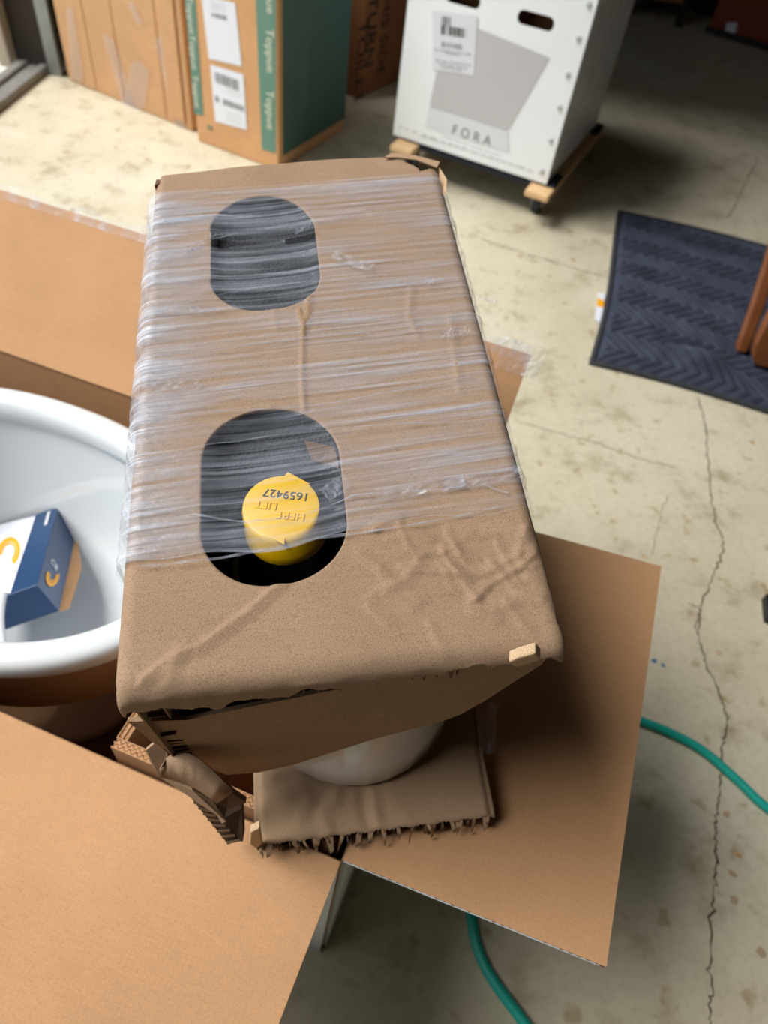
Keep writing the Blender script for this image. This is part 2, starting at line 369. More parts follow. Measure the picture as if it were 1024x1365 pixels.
# ================================================================== background boxes
def carton_axes(pl, pr_, z=0.0):
    a, b = P(*pl, z), P(*pr_, z); x = unit(b-a); y = np.cross([0, 0, 1], x); return a, b, x, y, np.array([0, 0, 1.0]), float(np.linalg.norm(b-a))

# plain brown carton ------------------------------------------------
a, b, x, y, zz, wd = carton_axes((92, 107), (257, 176))
root = empty('cardboard_box', a, (x, y, zz)); bpy.context.view_layer.update()
tag(root, 'plain brown cardboard box with shiny clear tape beside the garage door opening', 'box')
H_, D_ = .78, .5
m = MB(); m.box((wd/2, D_/2, H_/2), (wd, D_, H_)); m.build('body', M_box, root, bevel=.008)
m = MB()
for fx in (.24, .47, .8): m.box((wd*fx, -.0012, H_/2), (.004, .003, H_-.03))
tag(m.build('score_line', M_box, root, bevel=.001), kind='stuff')
m = MB(); m.box((wd*.90, -.004, H_/2+.01), (.07, .007, H_-.03)); m.build('seam_flap', M_box, root, bevel=.003)
fn = -y
for pix in ([(137, 42), (152, 52), (168, 100), (180, 140), (166, 142)], [(166, 140), (176, 84), (186, 78), (201, 95), (194, 142), (180, 150)], [(170, 2), (178, 0), (192, 30), (185, 34)], [(208, 55), (222, 40), (240, 150), (250, 172), (236, 168)], [(90, 10), (98, 10), (112, 95), (110, 112), (98, 105)]):
    decal('tape_strip', pix, a, fn, M_filmsoft, root, lift=.006)

# teal printed carton -----------------------------------------------
a, b, x, y, zz, wd = carton_axes((264, 188), (372, 228))
root = empty('printed_carton', a, (x, y, zz)); bpy.context.view_layer.update()
tag(root, 'brown shipping carton with teal printed stripes and two white labels', 'box')
H_, D_ = .8, .46
m = MB(); m.box((wd/2, D_/2, H_/2), (wd, D_, H_)); m.build('body', M_box2, root, bevel=.006)
fn = -y
decal('printed_stripe', [(246, -8), (260, -8), (271.5, 154), (259.5, 151)], a, fn, M_teal, root)
decal('printed_stripe', [(341, -8), (368, -8), (368, 204), (349.6, 199)], a, fn, M_teal, root)
m = MB(); m.box((wd+.0012, D_/2+.012, H_/2+.015), (.0012, D_-.024, H_-.06)); m.build('printed_side', plain('teal_print_shaded', (58, 90, 80), .55, var=.05, vscale=8), root)  # teal darkened, the shade on this side put into its colour
l1 = decal('shipping_label', [(269, -6), (314, 3.7), (322.8, 88), (279, 78)], a, fn, M_label, root, lift=.0012)
l2 = decal('shipping_label', [(281, 85.5), (324.7, 99), (329.6, 173), (287.4, 161.6)], a, fn, M_label, root, lift=.0012)
def bars(name, pa, pb, ph, n, mat, parent, p0, fnn, seed=1, lift=.0022):
    """barcode / rows of print: upright bars between two points"""
    rr = random.Random(seed); inv = np.linalg.inv(np.array(root.matrix_world)); mm = MB(); pa, pb, ph = map(np.array, (pa, pb, ph)); k = 0.0
    while k < 1:
        w_ = rr.uniform(.25, 1.0)/n
        q = [pa+(pb-pa)*k, pa+(pb-pa)*min(1, k+w_), pa+(pb-pa)*min(1, k+w_)+ph, pa+(pb-pa)*k+ph]
        pts = [(inv @ np.append(onpl(u, v_, p0, fnn)+np.array(fnn)*lift, 1))[:3] for u, v_ in q]
        mm.prism(pts, (inv[:3, :3] @ np.array(fnn))*.0004); k += w_+rr.uniform(.3, .9)/n
    return tag(mm.build(name, mat, parent), kind='stuff')
bars('barcode', (287, 95), (318, 107), (1, 14), 16, M_inkgrey, l2, a, fn, 3)
bars('barcode', (298, 131), (325, 141), (.6, 8), 16, M_inkgrey, l2, a, fn, 4)
bars('print_mark', (288, 127), (292, 128.5), (.6, 8), 2, M_ink, l2, a, fn, 5)
for yy in (117, 122, 148, 153, 158): bars('print_line', (303, yy), (323, yy+6.5), (.1, 1.3), 7, M_inkfaint, l2, a, fn, yy)
bars('print_line', (283, 16), (303, 21), (.4, 6), 10, M_inkgrey, l1, a, fn, 9)
for yy in (1, 5, 9): bars('print_line', (281, yy), (302, yy+5), (.1, 1.4), 7, M_inkfaint, l1, a, fn, yy+20)
bars('print_mark', (277, 166), (284, 168.5), (.6, 6), 3, M_teal, root, a, fn, 12, lift=.0012)
for cy_ in (-14, 68, 147):
    c = onpl(360.5, cy_, a, fn)+fn*.0022
    text_part('lettering', 'Toppue', .040, c, (0, 0, -1), x, M_tealprint, root)
for cy_ in (20, 70, 122):
    c = onpl(254.5+(cy_-20)*.075, cy_, a, fn)+fn*.0022
    text_part('lettering', 'Toppue', .034, c, (0, 0, -1), x, M_tealprint, root)
sp = b + x*.0022
c = sp + y*.16 + zz*.30; text_part('lettering', 'Toppue', .085, c, (0, 0, -1), y, M_lettershaded, root)

# dark carton between the teal carton and the white box ----------------
a, b, x, y, zz, wd = carton_axes((478, 132), (560, 92))
root = empty('dark_carton', a, (x, y, zz)); bpy.context.view_layer.update()
tag(root, 'shadowed dark brown carton with black upright lettering behind the teal striped carton', 'box')
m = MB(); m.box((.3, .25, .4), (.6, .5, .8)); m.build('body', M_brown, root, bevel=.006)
for px, py, sz, s_ in ((496, 22, .12, 'RETURN'), (512, 40, .10, 'THIS SIDE'), (480, 85, .12, 'TOILET')):
    c = onpl(px, py, a, -y)-y*.002; text_part('lettering', s_, sz*.8, c, (0, 0, -1), x, M_ink, root)

# white FORA toilet box on dolly ----------------------------------------
ZD = .128
a, b, x, y, zz, wd = carton_axes((524, 179), (728, 246), ZD)
root = empty('toilet_box', a, (x, y, zz)); bpy.context.view_layer.update()
tag(root, 'tall white toilet box with a grey product photo and oval hand holes on the dolly', 'box')
H_, D_ = .66, .62; fn = -y
inv = np.linalg.inv(np.array(root.matrix_world))
def fl2(px, py):
    q = (inv @ np.append(onpl(px, py, a, fn), 1))[:3]; return q[0], q[2]
h1 = fl2(714, 27.5); h2 = fl2(617, -2)
slot = lambda c: stadium(c[0], c[1], .058, .019, .0185, 5)
fill_holes('front_panel', [(0, 0), (wd, 0), (wd, H_), (0, H_)], [slot(h1), slot(h2)], (0, 0, 0), (1, 0, 0), (0, 0, 1), -.006, M_fora, root)
m = MB(); m.box((.003, D_/2+.003, H_/2), (.006, D_-.006, H_)); m.build('side_panel', M_fora, root)
m = MB(); m.box((wd-.003, D_/2+.003, H_/2), (.006, D_-.006, H_)); sp_ = m.build('side_panel', M_fora, root)
m = MB(); m.box((wd/2, D_-.003, H_/2), (wd-.012, .006, H_)); m.build('back_panel', M_fora, root)
m = MB(); m.box((wd/2, D_/2, .003), (wd-.012, D_-.012, .006)); m.build('bottom_panel', M_fora, root)
m = MB(); m.box((wd/2, D_/2, H_+.003), (wd, D_, .006)); m.build('lid', M_fora, root)
m = MB(); m.box((wd/2, D_/2+.03, H_/2-.02), (wd-.06, D_-.12, H_-.09)); m.build('packing', M_brown, root)
pg = decal('photo_panel', [(581.5, 97), (636, 37), (733, 77), (677, 174), (572.7, 141)], a, fn, M_photo_grey, root)
decal('photo_floor', [(572.4, 142.5), (677, 175.5), (679, 203), (567, 169)], a, fn, M_photo_light, root)
decal('photo_line', [(636, 48), (724, 80.5), (722, 84), (635.5, 52)], a, fn, M_photo_dark, pg, lift=.0022)
decal('photo_mark', [(590, 113), (594, 114.3), (593, 122), (589.3, 121)], a, fn, M_inkgrey, pg, lift=.0022)
st = decal('sticker', [(577, 14), (637, 21.5), (632, 100.5), (577, 92)], a, fn, M_label, root, lift=.0022)
for q in ([(577, 14), (637, 21.5), (636.8, 24), (577, 16.5)], [(577, 14), (579.5, 14.3), (579.3, 76), (576.8, 75.6)], [(634.5, 21.2), (637, 21.5), (634, 83), (631.6, 82.6)], [(577, 73.5), (633.6, 81), (633.4, 83.4), (577, 76)]):
    decal('sticker_border', q, a, fn, M_pink, st, lift=.0034)
bars('print_mark', (590, 21), (601, 22.5), (-.4, 12), 4, M_ink, st, a, fn, 21, lift=.0034)
bars('print_mark', (589, 33), (622, 38), (-.4, 12), 9, M_ink, st, a, fn, 22, lift=.0034)
decal('print_mark', [(613, 27), (618, 33.5), (609.5, 32.5)], a, fn, M_ink, st, lift=.0034)
bars('print_mark', (590, 55), (618, 59), (-.3, 7), 9, M_inkgrey, st, a, fn, 24, lift=.0034)
for q0, q1 in (((580, 64.5), (628, 71.5)), ((594, 69), (614, 72)), ((582, 79), (628, 86)), ((586, 84), (622, 90)), ((588, 88), (616, 92.5))):
    bars('print_line', q0, q1, (0, 1.4), 12, M_inkgrey, st, a, fn, int(q0[0]+q0[1]), lift=.0034)
c = onpl(628.5, 180.5, a, fn)+fn*.0022; text_part('lettering', 'F O R A', .043, c, x, zz, M_inkgrey, root)
for q0, q1 in (((590, 180), (668, 207)), ((560, 180), (620, 198)), ((626, 200), (700, 224)), ((532, 168), (724, 232))):
    bars('print_line', q0, q1, (0, 1.5), 22, M_inkfaint, root, a, fn, int(q0[0]), lift=.0012)
for px, py in ((785, 6), (771, 51), (757, 99), (746, 143), (734, 187), (722.5, 228)):
    c2d = fl2(px, py); mm = MB()
    mm.tube([(c2d[0], .0, c2d[1]), (c2d[0], -.004, c2d[1])], .008, 10); mm.tube([(c2d[0], -.004, c2d[1]), (c2d[0], -.006, c2d[1])], .004, 8)
    mm.build('rivet', M_inkfaint, root)
# plastic wrap over its side
nu, nv = 30, 40; U, V = np.meshgrid(np.linspace(0, D_, nu), np.linspace(.0, H_, nv))
X = wd+.004+.005*np.abs(np.sin(U*22+V*7+np.sin(V*9)))
mesh_obj('plastic_wrap', np.stack([X.ravel(), U.ravel(), V.ravel()], 1), grid_faces(nu, nv), M_filmsoft, root, True, uv=np.stack([U.ravel(), V.ravel()], 1))

# furniture dolly ------------------------------------------------------
root = empty('furniture_dolly', a-zz*ZD+x*0, (x, y, zz)); bpy.context.view_layer.update()
tag(root, 'low wooden furniture dolly with black carpet pads and casters under the white box', 'dolly')
for xc in (.062, wd-.010):
    box_part('rail', (xc, .30, ZD-.021), (.085, .72, .024), M_wood, root, bevel=.006)
for yc in (.03, .56):
    box_part('cross_rail', (wd/2, yc+.02, ZD-.018), (wd-.09, .09, .02), M_carpet, root, bevel=.006)
for xc, sx in ((.062, -1), (wd-.022, 1)):
    for yc in (.03, .58):
        box_part('carpet_pad', (xc+.012, yc+.03, ZD-.006), (.08, .11, .012), M_carpet, root, bevel=.006)
        cs = empty('caster', (0, 0, 0)); cs.matrix_world = root.matrix_world; cs.parent = root; cs.matrix_parent_inverse = root.matrix_world.inverted()
        mm = MB(); mm.tube([(xc-.014, yc+.03, .036), (xc+.014, yc+.03, .036)], .036, 20); mm.build('wheel', M_rubber, cs, bevel=.004)
        mm = MB(); mm.box((xc, yc+.02, ZD-.046), (.06, .06, .006)); mm.box((xc-.019, yc+.02, .058), (.003, .03, .055)); mm.box((xc+.019, yc+.02, .058), (.003, .03, .055)); mm.tube([(xc-.022, yc+.03, .036), (xc+.022, yc+.03, .036)], .006, 8)
        mm.build('fork', M_metal, cs)

# deep background ----------------------------------------------------
a, b, x, y, zz, wd = carton_axes((942, 42), (1060, 78))
root = empty('red_brown_carton', a, (x, y, zz)); bpy.context.view_layer.update()
tag(root, 'dark red brown carton with a small white label at the back of the garage', 'box')
m = MB(); m.box((.5, .3, .3), (1.0, .6, .6)); m.build('body', M_redbox, root, bevel=.01)
m = MB(); m.box((.5, -.0, .015), (1.02, .05, .03)); m.build('base_strip', M_black, root)
decal('shipping_label', [(969, 30), (983, 30), (981, 43), (966, 46)], a, -y, M_label, root)
c = P(880, 40, 0)
root = empty('shelf_cabinet', (c[0], c[1], 0)); bpy.context.view_layer.update()
tag(root, 'pale grey cabinet on dark legs standing behind the white box', 'cabinet')
box_part('body', (-.05, .35, .62), (.42, .5, .60), M_greypanel, root, bevel=.01)
for sx in (-.22, .12):
    for sy in (.14, .56): box_part('leg', (sx, sy, .16), (.04, .04, .32), M_black, root, bevel=.004)
box_part('shelf', (-.05, .35, .12), (.38, .44, .02), M_brown, root, bevel=.003)
c = P(925, 36, 0)+np.array([.10, .25, 0])
root = empty('tool_case', (c[0], c[1], 0)); bpy.context.view_layer.update()
tag(root, 'black upright case next to the red brown carton', 'case')
m = MB(); m.box((.03, .2, .3), (.16, .36, .60)); m.build('body', M_black, root, bevel=.012); m = MB(); m.tube([(.0, .2, .6), (.0, .2, .63), (.06, .2, .63), (.06, .2, .6)], .01, 8); m.build('handle', M_black, root)

# ================================================================== moving blanket
A_, B_, C_ = P(831, 286, 0), P(785, 486, 0), P(1024, 553, 0)
bx = unit(C_-B_); by = unit(A_-B_); by = unit(by-bx*np.dot(bx, by)); bl = float(np.linalg.norm(A_-B_)); bw = .98
root = empty('moving_blanket', B_, (bx, by, (0, 0, 1))); bpy.context.view_layer.update()
tag(root, 'dark blue grey quilted moving blanket lying flat on the concrete floor', 'blanket')
nu, nv = 240, 236
U, V = np.meshgrid(np.linspace(0, bw, nu), np.linspace(0, bl, nv))
tri = np.abs(((V+.1*U)/.17) % 1.0-.5)*2
ph = (U+tri*.085)/.036
q = np.abs((ph % 1.0)-.5)*2
Zb = .006+.013*np.sqrt(np.clip(1-(1-q)**2, 0, 1)) + .004*np.sin(U*7+1)*np.sin(V*6)
fold = np.exp(-((V-(.10+.03*np.sin(U*9)))/.045)**2)*np.exp(-((U-.30)/.10)**2); Zb += .042*fold
edge = np.minimum.reduce([U, bw-U, V, bl-V]); Zb *= np.clip(edge/.03, .35, 1)
X = U+.010*np.sin(V*5); Y = V+.012*np.sin(U*6)+.03*(U/bw)*(V/bl)
t = NT('quilted_blanket'); t.b.inputs['Roughness'].default_value = .95; t.b.inputs['Specular IOR Level'].default_value = .1
f = t.noise(t.coord(), 14, 4); t.l(t.ramp(f, [(0.3, lin((50, 54, 66))), (0.7, lin((70, 75, 90)))]), t.b.inputs['Base Color']); t.bump(t.noise(t.coord(), 500, 3), .5, .001)
mesh_obj('quilt', np.stack([X.ravel(), Y.ravel(), Zb.ravel()], 1), grid_faces(nu, nv), t.m, root, True)
m = MB()
m.tube([(.006+.010*math.sin(v*5), v, .006) for v in np.linspace(0, bl, 24)], .009, 8); m.tube([(u, .004+.012*math.sin(u*6), .006) for u in np.linspace(0, bw, 24)], .008, 8)
m.tube([(u, bl+.012*math.sin(u*6)+.03*u/bw, .006) for u in np.linspace(0, bw, 24)], .008, 8)
m.build('binding', M_dkgrey, root, True)
cc = [P(792, 428, 0), P(797, 392, 0), P(806, 394, 0), P(800, 432, 0)]
inv = np.linalg.inv(np.array(root.matrix_world)); loc_ = [(inv @ np.append(q, 1))[:3] for q in cc]
m = MB(); m.prism([np.array(q)+[0, 0, .004] for q in loc_], (0, 0, .0015)); tg = m.build('care_tag', M_label, root)
m = MB(); m.prism([np.array(loc_[0])*.5+np.array(loc_[1])*.5+[0, 0, .0058], np.array(loc_[1])*.8+np.array(loc_[0])*.2+[0, 0, .0058], np.array(loc_[2])*.75+np.array(loc_[3])*.25+[0, 0, .0058], np.array(loc_[3])*.5+np.array(loc_[2])*.5+[0, 0, .0058]], (0, 0, .0006)); m.build('tag_print', M_orange, tg)

# wooden chair legs standing on it -------------------------------------
fb = P(1010, 484, .0235)
root = empty('wooden_chair', fb); bpy.context.view_layer.update()
tag(root, 'brown wooden chair with rounded legs standing on the moving blanket', 'chair')
def leg_board(name, pts, wds, thick):
    m = MB(); pts = np.array(pts, float); n = len(pts); rings = []
    for i in range(n):
        t_ = unit(pts[min(i+1, n-1)]-pts[max(i-1, 0)]); nn = unit(np.cross(t_, [0, 1, 0])); w_ = wds[i]/2
        rings.append([pts[i]+nn*w_+[0, -thick/2, 0], pts[i]+nn*w_+[0, thick/2, 0], pts[i]-nn*w_+[0, thick/2, 0], pts[i]-nn*w_+[0, -thick/2, 0]])
    m.loops(rings, cap0=True, cap1=True); return m.build(name, M_brownwood, root, bevel=.008)
leg_board('leg', [(.02, 0, .0), (.02, 0, .006), (.022, .004, .02), (.026, .015, .05), (.034, .035, .09), (.045, .08, .15), (.06, .14, .22), (.08, .24, .32)], [.05, .08, .105, .125, .13, .12, .10, .09], .035)
leg_board('leg', [(-.04, .05, .0), (-.038, .07, .04), (-.03, .13, .12), (-.02, .22, .22), (-.01, .30, .30)], [.035, .04, .04, .04, .04], .03)
leg_board('leg', [(.535, 0, .0), (.53, 0, .012), (.53, .01, .05), (.53, .04, .12), (.52, .12, .22), (.51, .22, .32)], [.05, .075, .095, .10, .09, .08], .03)
m = MB(); m.box((.28, .28, .34), (.62, .40, .04)); m.build('seat', M_brownwood, root, bevel=.01)

# dark shoe and paper scrap at the right edge -------------------------
c = P(1020, 815, .0)
root = empty('shoe', (c[0], c[1], 0), (unit((-1, .15, 0)), unit((-.15, -1, 0)), (0, 0, 1))); bpy.context.view_layer.update()
tag(root, 'dark grey shoe toe just entering the right edge of the floor', 'shoe')
rings, rs = [], []
for i, s_ in enumerate(np.linspace(0, 1, 14)):
    hw = .048*math.sin(math.pi*min(1, (s_*.9+.1)))**.45 if s_ < .97 else .02; ht = .05+.05*max(0, (s_-.35)); ht *= min(1, (.25+s_*5)); xx = -.28*s_
    rings.append([(xx, hw*math.cos(a_), .02+max(0, ht*math.sin(a_))) for a_ in np.linspace(0, math.pi, 12)]); rs.append([(xx+(.006 if i == 0 else 0), y_*hw*1.06, z_) for y_, z_ in ((-1, 0), (1, 0), (1, .022), (-1, .022))])
m = MB(); m.loops(rings, closed=True, cap0=True, cap1=True); m.build('upper', M_dkgrey, root, True)
m = MB(); m.loops(rs, cap0=True, cap1=True); m.build('sole', M_black, root)
c = P(1030, 748, 0); m = MB(); m.prism([(c[0]-.012, c[1]-.01, .001), (c[0]+.03, c[1]-.016, .001), (c[0]+.034, c[1]+.02, .006), (c[0]-.002, c[1]+.016, .004)], (0, 0, .0008))
tag(m.build('paper_scrap', M_label), 'small white scrap of paper on the floor at the right edge', 'paper')

# ================================================================== hose
hp = [(1110, 1135), (1024, 1078), (985, 1042), (940, 1003), (900, 980), (850, 960), (790, 948), (720, 970), (660, 1040), (630, 1130), (628, 1215), (645, 1285), (700, 1365), (760, 1440)]
pts = [np.array([2.4, .9, .009]), np.array([1.7, .35, .009]), np.array([1.2, .28, .009])]+[P(x_, y_, .009) for x_, y_ in hp]+[np.array([.55, -.15, .009]), np.array([.6, -.6, .009]), np.array([.3, -1.2, .009])]; path = []
for i in range(len(pts)-1):                                      # Catmull-Rom
    p_1, p0_, p1_, p2_ = pts[max(i-1, 0)], pts[i], pts[i+1], pts[min(i+2, len(pts)-1)]
    for k in range(8):
        s_ = k/8; path.append(.5*((2*p0_)+(-p_1+p1_)*s_+(2*p_1-5*p0_+4*p1_-p2_)*s_*s_+(-p_1+3*p0_-3*p1_+p2_)*s_**3))
path.append(pts[-1])
m = MB(); m.tube(path, .0082, 12); tag(m.build('garden_hose', M_hose, smooth=True), 'teal green garden hose looping across the floor under the right box flap', 'hose')

# ================================================================== big open shipping box
ZB = .48
NR, FR = P(455, 1148, ZB), P(631, 690, ZB)
be = unit(FR-NR); br = np.array([be[1], -be[0], 0]); BQ = float(np.linalg.norm(FR-NR)); BA = .92   # depth (far), width to the left
ZU = np.array([0, 0, 1.0])
o0 = np.array([NR[0], NR[1], 0.0])
bxr = empty('shipping_box', o0, (br, be, ZU)); bpy.context.view_layer.update()
tag(bxr, 'big open shipping box, white outside and kraft inside, holding the toilet bowl', 'box')
TH = .006
# walls: local x to the right (negative = left), y far
def corr(name, parent, org, ax, ay, la_, lb_, th, edges=(1, 1, 1, 1), pitch=.0075, mt=None, mb=None, corner=.0):
    """corrugated sheet: two liners, recessed core, zigzag fluting along its cut edges. ax, ay span the sheet; az = ax x ay points to the kraft face"""
    org, ax, ay = np.array(org, float), np.array(ax, float), np.array(ay, float); az = np.cross(ax, ay); lt = .0006
    root_ = MB()
    nseg = 24
    def sheet(z0, z1, inset):
        root_.box(org+ax*la_/2+ay*lb_/2+az*(z0+z1)/2, (la_-2*inset, lb_-2*inset, z1-z0), (ax, ay, az))
    sheet(th-lt, th, 0); sheet(lt, th-lt, .003)
    o = root_.build(name, mt, parent)
    m2 = MB(); m2.box(org+ax*la_/2+ay*lb_/2+az*lt/2, (la_, lb_, lt), (ax, ay, az)); m2.build('outer_liner', mb, o)
    fm = MB()
    for flag, s0, d, L_, inn in ((edges[0], org, ax, la_, ay), (edges[1], org+ax*la_, ay, lb_, -ax), (edges[2], org+ay*lb_, ax, la_, -ay), (edges[3], org, ay, lb_, ax)):
        if not flag: continue
        n = int(L_/pitch*2); a_, b_ = [], []
        for k in range(n+1):
            z_ = lt if k % 2 == 0 else th-lt; p_ = s0+d*(L_*k/n)+az*z_+inn*(.0002+.0006*rng.random()); a_.append(p_); b_.append(p_+inn*.005)
        fm.add(a_+b_, [(k, k+1, n+1+k+1, n+1+k) for k in range(n)])
    if fm.v: fm.build('fluting', M_core, o)
    return o
ex_, ey_, ez_ = np.eye(3)
corr('wall_panel', bxr, (0, 0, 0), ey_, ez_, BQ, ZB, TH, (0, 0, 0, 0), mt=M_white_out, mb=M_flap)      # right wall: kraft faces -x
corr('wall_panel', bxr, (-BA, 0, 0), -ex_*-1, ez_, BA, ZB, TH, (0, 0, 0, 0), mt=M_white_out, mb=M_flap)        # near wall (az = -y)
corr('wall_panel', bxr, (0, BQ, 0), -ex_, ez_, BA, ZB, TH, (0, 0, 0, 0), mt=M_white_out, mb=M_flap)   # far wall (az=+y)
corr('wall_panel', bxr, (-BA, BQ, 0), -ey_, ez_, BQ, ZB, TH, (0, 0, 0, 0), mt=M_white_out, mb=M_flap)  # left wall
box_part('bottom_panel', (-BA/2, BQ/2, .006), (BA-.01, BQ-.01, .008), M_flap, bxr)
def ang(v, th_): th_ = math.radians(th_); return v*math.cos(th_)+ez_*math.sin(th_)
# far flap leans up, right flap nearly level, near flap hangs a little
FW = .232
d_ = ang(ey_, 45); corr('flap', bxr, (-BA, BQ+.002, ZB), ex_, d_, BA, .225, TH, (0, 1, 1, 0), mt=M_flap, mb=M_white_out)
d_ = ang(ex_, 6); corr('flap', bxr, (.002, 0, ZB), d_, ey_, .243, BQ, TH, (1, 1, 1, 0), mt=M_flap, mb=M_white_out)
d_ = ang(-ey_, -4); corr('flap', bxr, (0, -.002, ZB), -ex_, d_, BA, .36, TH, (0, 0, 1, 1), mt=M_flap, mb=M_white_out)
d_ = ang(-ex_, -20); corr('flap', bxr, (-BA-.002, BQ, ZB), d_, -ey_, .24, BQ, TH, (1, 1, 1, 0), mt=M_flap, mb=M_white_out)
# white tape along the far flap's upper edge and crinkled scrap at its right corner
d_ = ang(ey_, 45); nn_ = np.cross(ex_, d_); n = 60; vs = []; uvs = []
for k in range(n):
    xk = -BA+BA*k/(n-1)
    for j, s_ in enumerate((-.012, .0, .006+.003*math.sin(k*.9)+.004*rng.random())):
        vs.append(np.array([xk, BQ+.002, ZB])+d_*(.225+s_)+nn_*(TH+.001+(.002*rng.random() if j == 2 else 0))); uvs.append((xk, s_))
mesh_obj('edge_tape', vs, [(3*k+j, 3*k+j+1, 3*k+4+j, 3*k+3+j) for k in range(n-1) for j in range(2)], M_tape, bxr, True, uv=uvs)
nu, nv = 14, 10; vs = []; uvs = []
for j in range(nv):
    for i in range(nu):
        u_, v_ = -.04+.058*i/(nu-1), -.03+.042*j/(nv-1)
        vs.append(np.array([u_, BQ+.002, ZB])+d_*(.225+v_)+nn_*(TH+.003+.006*rng.random()*(1 if (u_ > 0 or v_ > 0) else .2))); uvs.append((u_, v_))
mesh_obj('tape_scrap', vs, grid_faces(nu, nv).tolist(), M_tape, bxr, False, uv=uvs)

# inner double-wall carton sleeve ------------------------------------
icr = empty('inner_carton', o0, (br, be, ZU)); bpy.context.view_layer.update()
tag(icr, 'thick double wall cardboard sleeve with fluted rim inside the big box', 'box insert')
IL = .250; ZI = ZB+.012; TW = .011
def dbl(name, org, d, inn, L_, h):
    """double wall upright sheet along d, thickness to inn, top edge shows two rows of fluting"""
    org, d, inn = map(lambda q: np.array(q, float), (org, d, inn)); mm = MB(); lt = .0009
    for off in (lt/2, TW/2, TW-lt/2): mm.box(org+d*L_/2+inn*off+ez_*(h/2), (L_, lt, h), (d, inn, ez_))
    mm.box(org+d*L_/2+inn*TW/2+ez_*(h/2-.0009), (L_-.002, TW-.001, h-.0018), (d, inn, ez_))
    o = mm.build(name, M_flap, icr); fm = MB()
    for s_ in (0, 1):
        n = int(L_/.0036); a_ = [org+d*(L_*k/n)+inn*(lt+s_*(TW/2-lt/2)+(k % 2)*(TW/2-1.6*lt))+ez_*(h-.0003-.0008*rng.random()) for k in range(n+1)]
        fm.add(a_+[p_-ez_*.005 for p_ in a_], [(k, k+1, n+k+2, n+k+1) for k in range(n)])
    fm.build('fluting', M_pad, o)
z0_ = .012
def iz(p_): return (p_[0], p_[1], z0_)
hh = ZI-z0_
dbl('near_wall', iz((-IL, .008)), ex_, ey_, IL-.012, hh)
dbl('left_wall', iz((-IL, .008+TW)), ey_, ex_, .40, hh)
dbl('right_wall', iz((-.009, .008+TW)), ey_, -ex_, .40, hh)
dbl('far_wall', iz((-IL, .408+TW)), ex_, ey_, IL-.012, hh)

# ================================================================== toilet bowl
RZ = .50
bwl = empty('toilet_bowl', o0 + (-.56)*br + .202*be, (-br, be, ZU)); bpy.context.view_layer.update()
tag(bwl, 'white glazed toilet bowl sitting in the big open box', 'toilet')
def sring(A1, A2, b_, z_, n=72, p_=2.15, sh=0):
    out = []
    for k in range(n):
        a_ = 2*math.pi*k/n; c_, s_ = math.cos(a_), math.sin(a_); A = A1*.95 if c_ < 0 else A2
        out.append((sh+A*math.copysign(abs(c_)**(2/p_), c_), b_*math.copysign(abs(s_)**(2/p_), s_), z_))
    return out
m = MB(); R_ = []
for A1, A2, b_, z_ in ((.12, .12, .10, .02), (.14, .14, .115, .03), (.15, .15, .12, .12), (.19, .19, .14, .24), (.24, .23, .155, .34), (.265, .248, .172, .42), (.275, .258, .178, .452), (.292, .275, .19, .462), (.303, .282, .197, .468), (.306, .286, .199, .478), (.306, .286, .199, .490), (.302, .28, .195, .4975), (.292, .27, .187, RZ), (.278, .258, .176, .4995), (.270, .25, .168, .496), (.265, .245, .163, .488), (.263, .243, .161, .478), (.264, .244, .162, .466), (.270, .25, .167, .458), (.268, .248, .165, .45), (.255, .235, .154, .40), (.235, .215, .14, .34), (.20, .18, .12, .28), (.15, .13, .09, .235), (.10, .08, .06, .215), (.04, .03, .03, .208)):
    R_.append(sring(A1, A2, b_, z_))
m.loops(R_, cap0=True, cap1=True); ob = m.build('bowl', M_ceramic, bwl, True)
md = ob.modifiers.new('sub', 'SUBSURF'); md.levels = 1; md.render_levels = 1
m = MB(); m.loops([sring(.272, .255, .182, .46), sring(.272, .255, .182, .36), sring(.269, .252, .179, .36), sring(.269, .252, .179, .46)]); m.build('kraft_wrap', M_top, bwl, True)
box_part('foot_pad', (0, 0, .017), (.34, .28, .012), M_core, bwl)

# navy hardware box in the bowl ----------------------------------------
V0 = P(49, 780, .365)
dV = float(np.dot(V0-CAM, RM[:, 2]))
e1 = np.array([-.0552294, .17371161, -.04341582]); e2 = np.array([.02181205, -.0062968, -.0529414]); e3 = np.array([-.04250375, -.01737377, -.01544528])
l1_, l2_, l3_ = float(np.linalg.norm(e1))*dV, float(np.linalg.norm(e2))*dV, .115; e1, e2, e3 = unit(e1), unit(e2), unit(e3)
hw = empty('hardware_box', V0, (e1, e2, e3)); bpy.context.view_layer.update()
tag(hw, 'small navy blue cardboard box with an orange ring logo lying in the toilet bowl', 'box')
m = MB(); m.box((l1_/2, l2_/2, l3_/2), (l1_, l2_, l3_)); m.build('body', M_blue, hw, bevel=.0012)
nA = -e2; nB = -e3                                  # faces A (white/blue top) and B (right)
decal('white_panel', [(47.5, 688), (14, 791), (-46, 799), (-24, 706)], V0, nA, M_label, hw, lift=.0004, thick=.0004)
def ringpoly(c, a0, a1, r0, r1, asp, rot, n=18):
    pts = []
    for rr, seq in ((r1, range(n+1)), (r0, range(n, -1, -1))):
        for k in seq:
            a_ = math.radians(a0+(a1-a0)*k/n); u_, v_ = rr*asp*math.cos(a_), rr*math.sin(a_); cr, sr = math.cos(rot), math.sin(rot)
            pts.append((c[0]+u_*cr-v_*sr, c[1]+u_*sr+v_*cr))
    return pts
